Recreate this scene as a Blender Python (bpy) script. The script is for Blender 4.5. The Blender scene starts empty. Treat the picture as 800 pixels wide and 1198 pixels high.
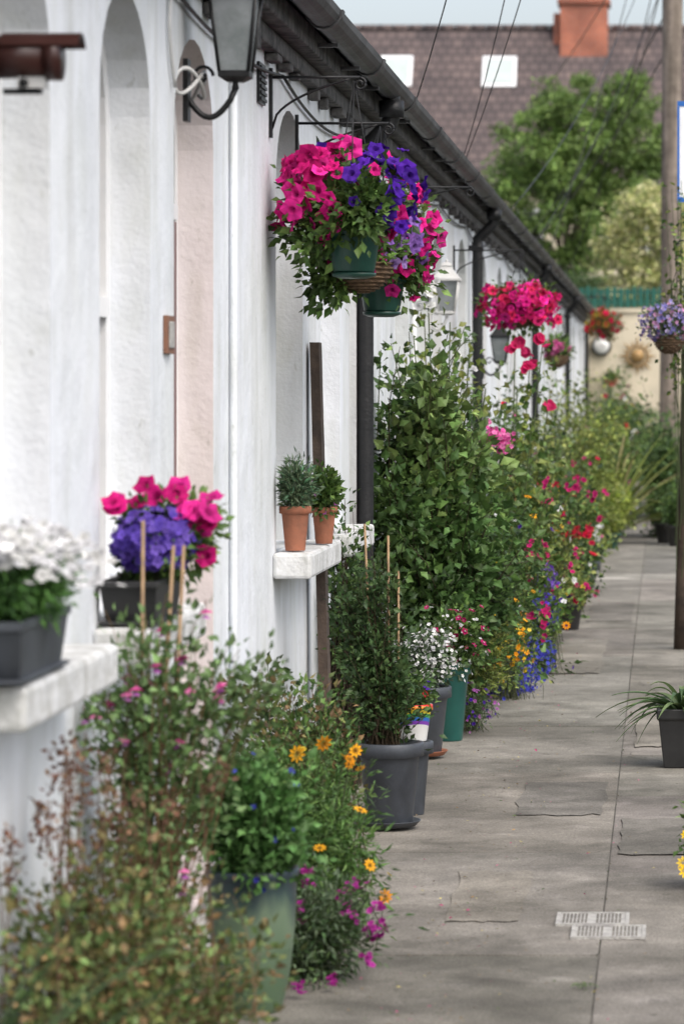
import bpy, math, numpy as np
rng = np.random.default_rng(11)
S = bpy.context.scene
COL = S.collection
def link(o):
    COL.objects.link(o); return o
# ------------------------------------------------------------------ materials
def newmat(name):
    m = bpy.data.materials.new(name); m.use_nodes = True
    nt = m.node_tree; nt.nodes.clear()
    out = nt.nodes.new('ShaderNodeOutputMaterial')
    return m, nt, out
def N(nt, t, **kw):
    n = nt.nodes.new(t)
    for k, v in kw.items(): setattr(n, k, v)
    return n
def rgba(c): return (c[0], c[1], c[2], 1)
def mat(name, c1, c2=None, scale=5, rough=.6, bump=0, bscale=40, metal=0, attr=False, dirt=None, detail=6, spec=.4, bdist=.01, patch=None, low=None):
    m, nt, out = newmat(name); L = nt.links.new
    p = N(nt, 'ShaderNodeBsdfPrincipled')
    p.inputs['Roughness'].default_value = rough; p.inputs['Metallic'].default_value = metal
    p.inputs['Specular IOR Level'].default_value = spec
    tc = N(nt, 'ShaderNodeTexCoord')
    c2 = c2 or tuple(x * .8 for x in c1)
    nz = N(nt, 'ShaderNodeTexNoise'); nz.inputs['Scale'].default_value = scale; nz.inputs['Detail'].default_value = detail
    nz.inputs['Roughness'].default_value = .65
    L(tc.outputs['Object'], nz.inputs['Vector'])
    r = N(nt, 'ShaderNodeValToRGB'); r.color_ramp.elements[0].position = .35; r.color_ramp.elements[1].position = .65
    r.color_ramp.elements[0].color = rgba(c2); r.color_ramp.elements[1].color = rgba(c1)
    L(nz.outputs['Fac'], r.inputs['Fac'])
    src = r.outputs['Color']
    if attr:
        a = N(nt, 'ShaderNodeVertexColor', layer_name='Col')
        mx = N(nt, 'ShaderNodeMix', data_type='RGBA', blend_type='MULTIPLY'); mx.inputs[0].default_value = 1
        L(src, mx.inputs[6]); L(a.outputs['Color'], mx.inputs[7]); src = mx.outputs[2]
    if patch:
        for (sc_, lo, hi, dk, lt, zs) in patch:
            n3 = N(nt, 'ShaderNodeTexNoise'); n3.inputs['Scale'].default_value = sc_; n3.inputs['Detail'].default_value = 6; n3.inputs['Distortion'].default_value = .6
            mp = N(nt, 'ShaderNodeMapping'); mp.inputs['Scale'].default_value = (1, 1, zs); L(tc.outputs['Object'], mp.inputs[0])
            L(mp.outputs[0], n3.inputs['Vector'])
            r3 = N(nt, 'ShaderNodeValToRGB'); r3.color_ramp.elements[0].position = lo; r3.color_ramp.elements[1].position = hi
            r3.color_ramp.elements[0].color = (dk, dk, dk * .97, 1); r3.color_ramp.elements[1].color = (lt, lt, lt, 1)
            L(n3.outputs['Fac'], r3.inputs['Fac'])
            mx = N(nt, 'ShaderNodeMix', data_type='RGBA', blend_type='MULTIPLY'); mx.inputs[0].default_value = 1
            L(src, mx.inputs[6]); L(r3.outputs['Color'], mx.inputs[7]); src = mx.outputs[2]
    if dirt:
        zt, dc, amt = dirt
        sx = N(nt, 'ShaderNodeSeparateXYZ'); L(tc.outputs['Object'], sx.inputs[0])
        mr = N(nt, 'ShaderNodeMapRange'); mr.inputs[1].default_value = zt; mr.inputs[2].default_value = 0
        mr.inputs[3].default_value = 0; mr.inputs[4].default_value = 1
        L(sx.outputs['Z'], mr.inputs[0])
        n2 = N(nt, 'ShaderNodeTexNoise'); n2.inputs['Scale'].default_value = 7; n2.inputs['Detail'].default_value = 8
        mp = N(nt, 'ShaderNodeMapping'); mp.inputs['Scale'].default_value = (1, 1, .25)
        L(tc.outputs['Object'], mp.inputs[0]); L(mp.outputs[0], n2.inputs['Vector'])
        r2 = N(nt, 'ShaderNodeValToRGB'); r2.color_ramp.elements[0].position = .5; r2.color_ramp.elements[1].position = .75
        L(n2.outputs['Fac'], r2.inputs['Fac'])
        ad = N(nt, 'ShaderNodeMath', operation='MULTIPLY_ADD'); ad.inputs[1].default_value = 1.0
        mm = N(nt, 'ShaderNodeMath', operation='MULTIPLY'); mm.inputs[1].default_value = .4
        L(r2.outputs['Color'], mm.inputs[0]); L(mr.outputs[0], ad.inputs[0]); L(mm.outputs[0], ad.inputs[2])
        am = N(nt, 'ShaderNodeMath', operation='MULTIPLY', use_clamp=True); am.inputs[1].default_value = amt
        L(ad.outputs[0], am.inputs[0])
        mx = N(nt, 'ShaderNodeMix', data_type='RGBA'); L(am.outputs[0], mx.inputs[0]); L(src, mx.inputs[6])
        mx.inputs[7].default_value = rgba(dc); src = mx.outputs[2]
    L(src, p.inputs['Base Color'])
    if bump:
        b1 = N(nt, 'ShaderNodeTexNoise'); b1.inputs['Scale'].default_value = bscale; b1.inputs['Detail'].default_value = 5
        L(tc.outputs['Object'], b1.inputs['Vector'])
        b = N(nt, 'ShaderNodeBump'); b.inputs['Strength'].default_value = bump; b.inputs['Distance'].default_value = bdist
        L(b1.outputs['Fac'], b.inputs['Height'])
        if low:
            b2 = N(nt, 'ShaderNodeTexNoise'); b2.inputs['Scale'].default_value = low[0]; b2.inputs['Detail'].default_value = 3
            L(tc.outputs['Object'], b2.inputs['Vector'])
            bb = N(nt, 'ShaderNodeBump'); bb.inputs['Strength'].default_value = low[1]; bb.inputs['Distance'].default_value = low[2]
            L(b2.outputs['Fac'], bb.inputs['Height']); L(bb.outputs[0], b.inputs['Normal'])
        L(b.outputs[0], p.inputs['Normal'])
    L(p.outputs[0], out.inputs[0])
    return m
def mat_leaf(name, tr=.25, rough=.5, spec=.35):
    m, nt, out = newmat(name); L = nt.links.new
    a = N(nt, 'ShaderNodeVertexColor', layer_name='Col')
    p = N(nt, 'ShaderNodeBsdfPrincipled'); p.inputs['Roughness'].default_value = rough; p.inputs['Specular IOR Level'].default_value = spec
    t = N(nt, 'ShaderNodeBsdfTranslucent'); mx = N(nt, 'ShaderNodeMixShader'); mx.inputs[0].default_value = tr
    L(a.outputs['Color'], p.inputs['Base Color']); L(a.outputs['Color'], t.inputs[0])
    L(p.outputs[0], mx.inputs[1]); L(t.outputs[0], mx.inputs[2]); L(mx.outputs[0], out.inputs[0])
    return m
def mat_brick(name, c1, c2, mortar, sc, bw, bh, rough=.8, axis='XZ', mort=.02, bump=.5):
    m, nt, out = newmat(name); L = nt.links.new
    tc = N(nt, 'ShaderNodeTexCoord'); s = N(nt, 'ShaderNodeSeparateXYZ'); c = N(nt, 'ShaderNodeCombineXYZ')
    L(tc.outputs['Object'], s.inputs[0]); L(s.outputs[axis[0]], c.inputs[0]); L(s.outputs[axis[1]], c.inputs[1])
    b = N(nt, 'ShaderNodeTexBrick'); b.inputs['Scale'].default_value = sc
    b.inputs['Color1'].default_value = rgba(c1); b.inputs['Color2'].default_value = rgba(c2); b.inputs['Mortar'].default_value = rgba(mortar)
    b.inputs['Brick Width'].default_value = bw; b.inputs['Row Height'].default_value = bh; b.inputs['Mortar Size'].default_value = mort
    L(c.outputs[0], b.inputs['Vector'])
    nz = N(nt, 'ShaderNodeTexNoise'); nz.inputs['Scale'].default_value = 1.3; nz.inputs['Detail'].default_value = 8
    L(tc.outputs['Object'], nz.inputs['Vector'])
    r = N(nt, 'ShaderNodeValToRGB'); r.color_ramp.elements[0].position = .3; r.color_ramp.elements[1].position = .7
    r.color_ramp.elements[0].color = (.6, .6, .62, 1); r.color_ramp.elements[1].color = (1.25, 1.2, 1.15, 1)
    L(nz.outputs['Fac'], r.inputs['Fac'])
    mx = N(nt, 'ShaderNodeMix', data_type='RGBA', blend_type='MULTIPLY'); mx.inputs[0].default_value = 1
    L(b.outputs['Color'], mx.inputs[6]); L(r.outputs['Color'], mx.inputs[7])
    p = N(nt, 'ShaderNodeBsdfPrincipled'); p.inputs['Roughness'].default_value = rough
    L(mx.outputs[2], p.inputs['Base Color'])
    bp = N(nt, 'ShaderNodeBump'); bp.inputs['Strength'].default_value = bump; bp.inputs['Distance'].default_value = .02; bp.invert = True
    L(b.outputs['Fac'], bp.inputs['Height']); L(bp.outputs[0], p.inputs['Normal'])
    L(p.outputs[0], out.inputs[0]); return m
M = {}
M['leaf'] = mat_leaf('foliage_leaf', .22, .5, .3); M['petal'] = mat_leaf('flower_petal', .3, .7, .15)
WP = [(2.6, .36, .56, .88, 1.0, .12), (11, .30, .52, .92, 1.0, .35), (1.2, .35, .6, .95, 1.0, 1), (34, .27, .34, .80, 1.0, .5)]
M['wall'] = mat('white_render', (.745, .77, .81), (.68, .71, .75), 2.2, .85, .35, 75, dirt=(.7, (.27, .265, .24), .55), spec=.2, bdist=.007, patch=WP, low=(5, .4, .03))
M['pink'] = mat('pale_pink_render', (.74, .675, .68), (.69, .63, .64), 3, .85, .3, 75, spec=.2, bdist=.007, patch=WP, low=(5, .4, .03))
M['cream'] = mat('cream_render', (.60, .53, .40), (.5, .45, .34), 2, .9, .4, 30, dirt=(.6, (.25, .23, .2), .5), patch=[(2.5, .36, .56, .75, 1.0, .3)])
M['white'] = mat('white_gloss_paint', (.8, .8, .8), (.7, .71, .72), 6, .35, .1, 30)
M['sill'] = mat('painted_sill', (.70, .71, .72), (.50, .50, .48), 12, .75, .6, 60, bdist=.006, patch=[(9, .34, .55, .72, 1.0, .6), (30, .3, .5, .9, 1.0, 1)], low=(12, .5, .02))
M['black'] = mat('black_iron_paint', (.008, .009, .010), (.018, .018, .019), 8, .42, .25, 70, spec=.3)
M['gutter'] = mat('gutter_paint', (.018, .019, .021), (.075, .075, .078), 5, .5, .35, 40)
M['eave'] = mat('eave_black', (.022, .022, .024), (.13, .125, .12), 14, .8, .8, 30)
M['glass'] = mat('window_glass', (.03, .035, .04), (.05, .055, .06), 3, .06, spec=.8)
M['lglass'] = mat('lantern_glass', (.26, .28, .29), (.14, .16, .16), 8, .15, spec=.7)
M['door'] = mat('door_paint', (.10, .02, .02), (.08, .02, .02), 4, .35)
M['slate'] = mat_brick('roof_slate', (.07, .07, .08), (.10, .10, .115), (.02, .02, .02), 1, .3, .2, .6, 'YX')
M['slab'] = mat('concrete_paving', (.225, .208, .186), (.145, .134, .12), 5, .9, .6, 160, attr=True, detail=12, bdist=.004,
                patch=[(1.3, .38, .62, .64, 1.14, 1), (150, .32, .68, .60, 1.3, 1), (9, .55, .75, 1.0, 1.3, 1), (3.4, .28, .46, .66, 1.0, 1), (26, .28, .37, .60, 1.0, 1)], low=(6, .3, .01))
M['asphalt'] = mat('asphalt', (.06, .06, .06), (.04, .04, .042), 4, .9, .7, 200)
M['ground'] = mat('ground_soil', (.08, .08, .05), (.05, .055, .03), 1, .95, .4, 10)
M['soil'] = mat('potting_soil', (.03, .02, .014), (.015, .01, .007), 40, .95, .8, 80)
M['joint'] = mat('joint_dirt', (.11, .10, .085), (.045, .042, .035), 9, .95)
M['potgrey'] = mat('slate_grey_plastic', (.055, .062, .072), (.04, .045, .055), 6, .45, .15, 50, patch=[(14, .3, .55, .8, 1.15, .5)])
M['potblack'] = mat('black_plastic', (.015, .015, .016), (.03, .03, .03), 6, .4)
M['potgreen'] = mat('dark_green_plastic', (.018, .07, .05), (.014, .05, .038), 6, .35)
M['potteal'] = mat('teal_glaze', (.02, .11, .09), (.015, .08, .07), 6, .3)
M['potwhite'] = mat('white_ceramic', (.65, .65, .64), (.5, .5, .49), 6, .4)
M['terra'] = mat('terracotta', (.36, .13, .07), (.24, .10, .06), 12, .8, .3, 60, patch=[(10, .35, .55, .8, 1.1, .4)])
M['wood'] = mat('weathered_wood', (.085, .06, .045), (.04, .03, .024), 10, .85, .6, 50)
M['pole'] = mat('pole_wood', (.24, .20, .165), (.14, .115, .095), 6, .9, .5, 30, patch=[(18, .35, .6, .65, 1.1, .06)])
M['bamboo'] = mat('bamboo_cane', (.36, .24, .13), (.20, .13, .07), 20, .6)
M['wicker'] = mat('wicker', (.16, .10, .055), (.08, .05, .03), 60, .8, .8, 60)
M['brown'] = mat('brown_plastic', (.045, .016, .013), (.035, .013, .011), 6, .3)
M['plaque'] = mat('copper_plaque', (.22, .10, .06), (.16, .08, .05), 30, .5)
M['meter'] = mat('pale_cover', (.46, .45, .42), (.26, .25, .24), 40, .8, .6, 120)
M['brick'] = mat_brick('red_brick', (.45, .12, .06), (.36, .09, .05), (.32, .24, .19), 1, .225, .075, .85, 'XZ', .01)
M['rooftile'] = mat_brick('brown_roof_tile', (.125, .095, .090), (.092, .070, .069), (.045, .036, .037), 1, .3, .25, .8, 'XZ', .025)
M['fence'] = mat('green_fence_paint', (.01, .10, .075), (.01, .08, .06), 6, .6)
M['blue'] = mat('sign_blue', (.02, .12, .4), (.02, .11, .38), 6, .4)
M['gold'] = mat('sun_ornament_metal', (.38, .25, .10), (.25, .15, .06), 15, .5, metal=.3)
M['clockface'] = mat('clock_face', (.7, .7, .68), (.65, .65, .62), 6, .4)
m, nt, out = newmat('glazed_pot'); L = nt.links.new
p = N(nt, 'ShaderNodeBsdfPrincipled'); p.inputs['Roughness'].default_value = .35
tc = N(nt, 'ShaderNodeTexCoord'); sx = N(nt, 'ShaderNodeSeparateXYZ'); nz = N(nt, 'ShaderNodeTexNoise'); nz.inputs['Scale'].default_value = 14; nz.inputs['Detail'].default_value = 8
mp = N(nt, 'ShaderNodeMapping'); mp.inputs['Scale'].default_value = (1, 1, .3); L(tc.outputs['Object'], mp.inputs[0]); L(mp.outputs[0], nz.inputs['Vector'])
L(tc.outputs['Object'], sx.inputs[0])
ma = N(nt, 'ShaderNodeMath', operation='MULTIPLY_ADD'); ma.inputs[1].default_value = .22
L(nz.outputs['Fac'], ma.inputs[0]); L(sx.outputs['Z'], ma.inputs[2])
r = N(nt, 'ShaderNodeValToRGB'); e = r.color_ramp.elements
e[0].position = .18; e[0].color = (.075, .12, .07, 1); e[1].position = .45; e[1].color = (.03, .045, .062, 1)
x = e.new(.33); x.color = (.12, .17, .11, 1); x = e.new(.39); x.color = (.035, .06, .06, 1)
L(ma.outputs[0], r.inputs[0]); L(r.outputs[0], p.inputs['Base Color']); L(p.outputs[0], out.inputs[0]); M['glaze'] = m

# ------------------------------------------------------------------ mesh builder
def nrm(a):
    return a / np.maximum(np.linalg.norm(a, axis=-1, keepdims=True), 1e-9)
class MB:
    def __init__(s): s.v = []; s.c = []; s.loops = []; s.sizes = []; s.mi = []; s.sm = []; s.n = 0; s.mats = []
    def mid(s, k):
        if k not in s.mats: s.mats.append(k)
        return s.mats.index(k)
    def raw(s, V, F, mk, C=(1, 1, 1), smooth=False):
        V = np.asarray(V, float).reshape(-1, 3); C = np.asarray(C, float)
        if C.ndim == 1: C = np.tile(C, (len(V), 1))
        s.v.append(V); s.c.append(C); i = s.mid(mk)
        for f in F:
            f = np.asarray(f)
            if f.ndim == 1: f = f[None]
            s.loops.append((f + s.n).ravel()); s.sizes.append(np.full(len(f), f.shape[1]))
            s.mi.append(np.full(len(f), i)); s.sm.append(np.full(len(f), smooth))
        s.n += len(V)
    def inst(s, T, P, D, Nn, sc, C, mk='leaf', lock='D', smooth=False):
        tv, tf, tm = T; n = len(P); k = len(tv)
        if n == 0: return
        if lock == 'D':
            y = nrm(D); x = nrm(np.cross(y, Nn)); z = np.cross(x, y)
        else:
            z = nrm(Nn); x = nrm(np.cross(D, z)); y = np.cross(z, x)
        sc = np.broadcast_to(np.asarray(sc, float), (n,))[:, None, None]
        V = P[:, None, :] + sc * (tv[None, :, 0:1] * x[:, None] + tv[None, :, 1:2] * y[:, None] + tv[None, :, 2:3] * z[:, None])
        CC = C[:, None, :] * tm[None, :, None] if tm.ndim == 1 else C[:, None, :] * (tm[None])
        F = [(f[None] + (np.arange(n) * k)[:, None, None]).reshape(-1, f.shape[1]) for f in tf]
        s.raw(V.reshape(-1, 3), F, mk, CC.reshape(-1, 3), smooth)
    def box(s, x0, x1, y0, y1, z0, z1, mk, C=(1, 1, 1)):
        V = [(x, y, z) for z in (z0, z1) for y in (y0, y1) for x in (x0, x1)]
        s.raw(V, [np.array([[0, 2, 3, 1], [4, 5, 7, 6], [0, 1, 5, 4], [2, 6, 7, 3], [0, 4, 6, 2], [1, 3, 7, 5]])], mk, C)
    def tube(s, P, r, mk, sides=6, C=(1, 1, 1), cap=True):
        P = np.asarray(P, float); m = len(P); r = np.broadcast_to(np.asarray(r, float), (m,))
        T = nrm(np.gradient(P, axis=0)); ref = np.array([0, 0, 1.]) if abs(T[:, 2]).mean() < .8 else np.array([1., 0, 0])
        a = nrm(np.cross(T, ref)); b = np.cross(T, a)
        an = np.arange(sides) * 2 * math.pi / sides
        V = P[:, None] + r[:, None, None] * (np.cos(an)[None, :, None] * a[:, None] + np.sin(an)[None, :, None] * b[:, None])
        i = np.arange(m - 1)[:, None] * sides; j = np.arange(sides)[None]; j2 = (j + 1) % sides
        F = np.stack([i + j, i + j2, i + sides + j2, i + sides + j], -1).reshape(-1, 4)
        Fs = [F]
        if cap: Fs += [np.arange(sides)[::-1], np.arange(sides) + (m - 1) * sides]
        s.raw(V.reshape(-1, 3), Fs, mk, C, True)
    def lathe(s, c, prof, mk, segs=32, C=(1, 1, 1), smooth=True, capb=True, rot=0, sx=1, sy=1):
        an = np.arange(segs) * 2 * math.pi / segs + rot; pr = np.asarray(prof, float)
        V = np.stack([pr[:, None, 0] * np.cos(an)[None] * sx + c[0], pr[:, None, 0] * np.sin(an)[None] * sy + c[1], np.repeat(pr[:, 1:2], segs, 1) + c[2]], -1)
        m = len(pr); i = np.arange(m - 1)[:, None] * segs; j = np.arange(segs)[None]; j2 = (j + 1) % segs
        F = [np.stack([i + j, i + j2, i + segs + j2, i + segs + j], -1).reshape(-1, 4)]
        if capb: F.append(np.arange(segs)[::-1])
        s.raw(V.reshape(-1, 3), F, mk, C, smooth)
    def disc(s, c, r, mk, segs=24, C=(1, 1, 1), sx=1, sy=1, rot=0):
        an = np.arange(segs) * 2 * math.pi / segs + rot
        s.raw(np.stack([np.cos(an) * r * sx + c[0], np.sin(an) * r * sy + c[1], np.full(segs, c[2])], -1), [np.arange(segs)], mk, C)
    def obj(s, name, parent=None, bevel=0, auto=False):
        me = bpy.data.meshes.new(name)
        V = np.concatenate(s.v); C = np.concatenate(s.c); Lp = np.concatenate(s.loops); sz = np.concatenate(s.sizes)
        me.vertices.add(len(V)); me.vertices.foreach_set('co', V.astype(np.float32).ravel())
        me.loops.add(len(Lp)); me.loops.foreach_set('vertex_index', Lp.astype(np.int32))
        me.polygons.add(len(sz)); me.polygons.foreach_set('loop_start', np.concatenate([[0], np.cumsum(sz)[:-1]]).astype(np.int32))
        me.polygons.foreach_set('material_index', np.concatenate(s.mi).astype(np.int32))
        me.polygons.foreach_set('use_smooth', np.concatenate(s.sm).astype(bool))
        at = me.color_attributes.new('Col', 'FLOAT_COLOR', 'POINT')
        at.data.foreach_set('color', np.concatenate([C, np.ones((len(C), 1))], 1).astype(np.float32).ravel())
        for k in s.mats: me.materials.append(M[k])
        me.update(calc_edges=True); me.validate()
        o = link(bpy.data.objects.new(name, me))
        if parent: o.parent = parent
        if bevel:
            b = o.modifiers.new('bevel', 'BEVEL'); b.width = bevel; b.segments = 2; b.limit_method = 'ANGLE'
        return o
def empty(name, loc=(0, 0, 0)):
    o = bpy.data.objects.new(name, None); o.empty_display_size = .2
    return link(o)

# ------------------------------------------------------------------ templates
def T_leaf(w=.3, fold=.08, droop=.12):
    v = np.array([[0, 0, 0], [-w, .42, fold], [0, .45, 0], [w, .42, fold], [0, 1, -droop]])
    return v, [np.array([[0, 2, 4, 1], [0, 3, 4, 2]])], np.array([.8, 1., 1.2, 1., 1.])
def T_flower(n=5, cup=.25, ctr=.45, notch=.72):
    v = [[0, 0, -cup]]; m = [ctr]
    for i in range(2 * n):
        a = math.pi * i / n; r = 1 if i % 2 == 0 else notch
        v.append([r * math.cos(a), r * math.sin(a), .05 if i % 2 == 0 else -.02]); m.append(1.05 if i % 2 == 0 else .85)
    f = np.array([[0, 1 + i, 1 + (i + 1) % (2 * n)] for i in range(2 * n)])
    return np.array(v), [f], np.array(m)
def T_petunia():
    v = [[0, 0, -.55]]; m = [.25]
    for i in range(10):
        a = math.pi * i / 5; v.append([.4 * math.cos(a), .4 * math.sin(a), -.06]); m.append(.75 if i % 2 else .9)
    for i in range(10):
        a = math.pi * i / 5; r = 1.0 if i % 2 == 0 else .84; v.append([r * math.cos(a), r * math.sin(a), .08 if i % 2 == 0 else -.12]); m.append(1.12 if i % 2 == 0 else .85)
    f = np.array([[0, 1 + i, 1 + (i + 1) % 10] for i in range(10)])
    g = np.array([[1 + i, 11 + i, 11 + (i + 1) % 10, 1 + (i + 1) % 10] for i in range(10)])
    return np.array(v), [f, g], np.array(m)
def T_daisy(n=9):
    v = []; f = []; m = []
    for i in range(n):
        a = 2 * math.pi * i / n; k = len(v); ca, sa = math.cos(a), math.sin(a)
        for (r, t, z, mm) in ((.15, 0, 0, .6), (.6, -.2, .1, 1), (1, 0, .05, 1.1), (.6, .2, .1, 1)):
            v.append([r * ca - t * sa, r * sa + t * ca, z]); m.append(mm)
        f.append([k, k + 1, k + 2, k + 3])
    return np.array(v), [np.array(f)], np.array(m)
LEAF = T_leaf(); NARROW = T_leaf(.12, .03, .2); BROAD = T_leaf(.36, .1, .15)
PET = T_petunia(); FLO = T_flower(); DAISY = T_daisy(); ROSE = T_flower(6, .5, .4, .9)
G1 = [(.070, .130, .030), (.052, .10, .025), (.095, .155, .038)]
GD = [(.043, .082, .028), (.032, .063, .022), (.060, .10, .032)]
GY = [(.17, .21, .045), (.13, .17, .04), (.10, .145, .033), (.21, .23, .065)]
GG = [(.10, .14, .075), (.08, .12, .062), (.07, .10, .06)]
GB = [(.14, .12, .045), (.11, .13, .04), (.18, .115, .055), (.075, .10, .033)]
MAG = [(.66, .012, .22), (.56, .01, .17), (.76, .03, .30)]
PUR = [(.065, .012, .30), (.05, .008, .23), (.10, .02, .38)]
MAU = [(.30, .15, .52), (.25, .12, .45), (.4, .25, .6)]
WHI = [(.80, .80, .78), (.72, .72, .74)]
RED = [(.58, .012, .04), (.48, .01, .05)]
CRI = [(.50, .015, .15), (.42, .01, .11)]
ORA = [(.80, .30, .01), (.85, .40, .02)]
YEL = [(.80, .52, .02), (.82, .57, .05)]
BLU = [(.06, .07, .46), (.045, .045, .36), (.09, .10, .54)]
PNK = [(.68, .10, .34), (.58, .07, .28), (.75, .2, .44)]
LIL = [(.42, .12, .42), (.5, .2, .5)]
def pick(cols, n, var=.25):
    c = np.array(cols)[rng.integers(0, len(cols), n)]
    return c * np.exp(rng.normal(0, var, (n, 1)))
WALLX = -1.275
def clampx(P, wall=True):
    if wall:
        b = P[:, 0] < WALLX
        P[b, 0] = WALLX + rng.random(b.sum()) * .03
    P[:, 2] = np.maximum(P[:, 2], .006 + rng.random(len(P)) * .012)
    return P
def bush(mb, base, clumps, nbr=60, lpb=25, L=.05, T=LEAF, cols=G1, spread=.03, sr=.003, stem=(.06, .07, .03), tmin=.35, bj=.03, wall=True, up=.5, surf=2.2, gap=.3, bow=.25, wob=.03):
    """branches grow from the base to points inside the clumps, with leaves along them; returns tips and outward directions"""
    w = np.array([c[6] if len(c) > 6 else c[3] * c[4] * c[5] for c in clumps]); w = w / w.sum()
    ci = rng.choice(len(clumps), nbr, p=w); cl = np.array([c[:6] for c in clumps])[ci]
    d = nrm(rng.normal(size=(nbr, 3))); u = rng.random((nbr, 1)) ** (1 / surf)
    lump = 1 + gap * np.sin(d[:, :1] * 5 + 1.3) * np.cos(d[:, 2:] * 6 + d[:, 1:2] * 4) + gap * .35 * rng.normal(size=(nbr, 1))
    tip = cl[:, :3] + cl[:, 3:] * d * u * lump
    tip = clampx(tip, wall); tip[:, 2] = np.maximum(tip[:, 2], .02)
    b0 = np.array(base)[None] + rng.normal(size=(nbr, 3)) * np.array([bj, bj, 0])
    ctl = b0 * .55 + tip * .45; ctl[:, 2] = b0[:, 2] * .3 + tip[:, 2] * .7 + bow * np.linalg.norm(tip[:, :2] - b0[:, :2], axis=1)
    ctl += rng.normal(size=ctl.shape) * wob
    for i in range(nbr):
        t = np.linspace(0, 1, 5)[:, None]
        P = (1 - t) ** 2 * b0[i] + 2 * t * (1 - t) * ctl[i] + t * t * tip[i]
        mb.tube(P, np.linspace(sr, sr * .35, 5), 'leaf', 3, np.array(stem) * (0.7 + .6 * rng.random()), cap=False)
    n = nbr * lpb; bi = np.repeat(np.arange(nbr), lpb)
    t = (tmin + (1 - tmin) * rng.random(n) ** .75)[:, None]
    P = (1 - t) ** 2 * b0[bi] + 2 * t * (1 - t) * ctl[bi] + t * t * tip[bi]
    tan = nrm(2 * (1 - t) * (ctl[bi] - b0[bi]) + 2 * t * (tip[bi] - ctl[bi]))
    off = rng.normal(size=(n, 3)); P = P + off * spread
    D = nrm(nrm(off) + tan * .5 + np.array([0, 0, .05]))
    Nn = nrm(rng.normal(size=(n, 3)) * .7 + np.array([0, 0, up]))
    P = clampx(P, wall)
    br = np.exp(rng.normal(0, .26, nbr))[bi][:, None]
    mb.inst(T, P, D, Nn, L * (0.5 + .8 * rng.random(n)), pick(cols, n, .22) * br)
    return tip, nrm(tip - cl[:, :3] + np.array([0, -.02, .05])), b0, ctl
def blooms(mb, P, D, T, size, cols, wall=True, face=(.1, -.35, .3), jit=.4, center=None):
    P = clampx(np.array(P, float), wall); n = len(P)
    if n == 0: return
    Nn = nrm(np.asarray(D) + rng.normal(size=(n, 3)) * jit + np.array(face)); s = size * (.65 + .6 * rng.random(n))
    mb.inst(T, P, rng.normal(size=(n, 3)), Nn, s, pick(cols, n, .18), 'petal', 'N')
    if center is not None:
        mb.inst(FLO, P + Nn * .003, rng.normal(size=(n, 3)), Nn, s * .26, pick(center, n, .1), 'petal', 'N')
def sub(tips, dirs, k, out=.02):
    i = rng.choice(len(tips), k, replace=k > len(tips))
    return tips[i] + dirs[i] * out + rng.normal(size=(k, 3)) * .008 * (1 if k <= len(tips) else 4), dirs[i]
def at(pts, j=.012, n=1):
    P = np.repeat(np.array(pts, float), n, 0); P = P + rng.normal(size=P.shape) * j
    return P, np.tile([0.1, -.6, .4], (len(P), 1))
def stalk(mb, p, q, r=.0025, col=(.07, .09, .04), bow=.0):
    t = np.linspace(0, 1, 6)[:, None]; p = np.array(p, float); q = np.array(q, float)
    P = p * (1 - t) + q * t; P[:, 2] += (4 * t * (1 - t) * bow)[:, 0]
    mb.tube(P, np.linspace(r, r * .6, 6), 'leaf', 4, col, cap=False)
def pot(par, c, rt, h, mk, rb=None, lip=.012, saucer=None, name='pot', segs=36, belly=0):
    rb = rb or rt * .7; mb = MB(); th = .007
    if belly:
        prof = [(rb * .96, 0), (rb, .004)] + [(rb + (rt - rb) * t + belly * math.sin(math.pi * t ** .8), h * t) for t in np.linspace(.06, .93, 10)]
        prof += [(rt + lip * .3, h * .94), (rt + lip, h * .965), (rt + lip, h * .99), (rt + lip * .7, h), (rt - th, h), (rt - th - .004, h * .8)]
    else:
        prof = [(rb * .97, 0), (rb, .004), (rb + (rt - rb) * .8, h * .82 - .002), (rt - .001 + 0, h * .83), (rt + lip, h * .84), (rt + lip, h - .004), (rt + lip - .003, h), (rt - th, h), (rt - th - .004, h * .8)]
    mb.lathe(c, prof, mk, segs); mb.disc((c[0], c[1], c[2] + h * .86), rt - th + .001, 'soil')
    if saucer:
        mb.lathe((c[0], c[1], c[2] - .0), [(rb * 1.15, .001), (rb * 1.35, .018), (rb * 1.37, .02), (rb * 1.3, .02), (rb * 1.1, .006)], saucer, segs)
    return mb.obj(name, par)

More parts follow.
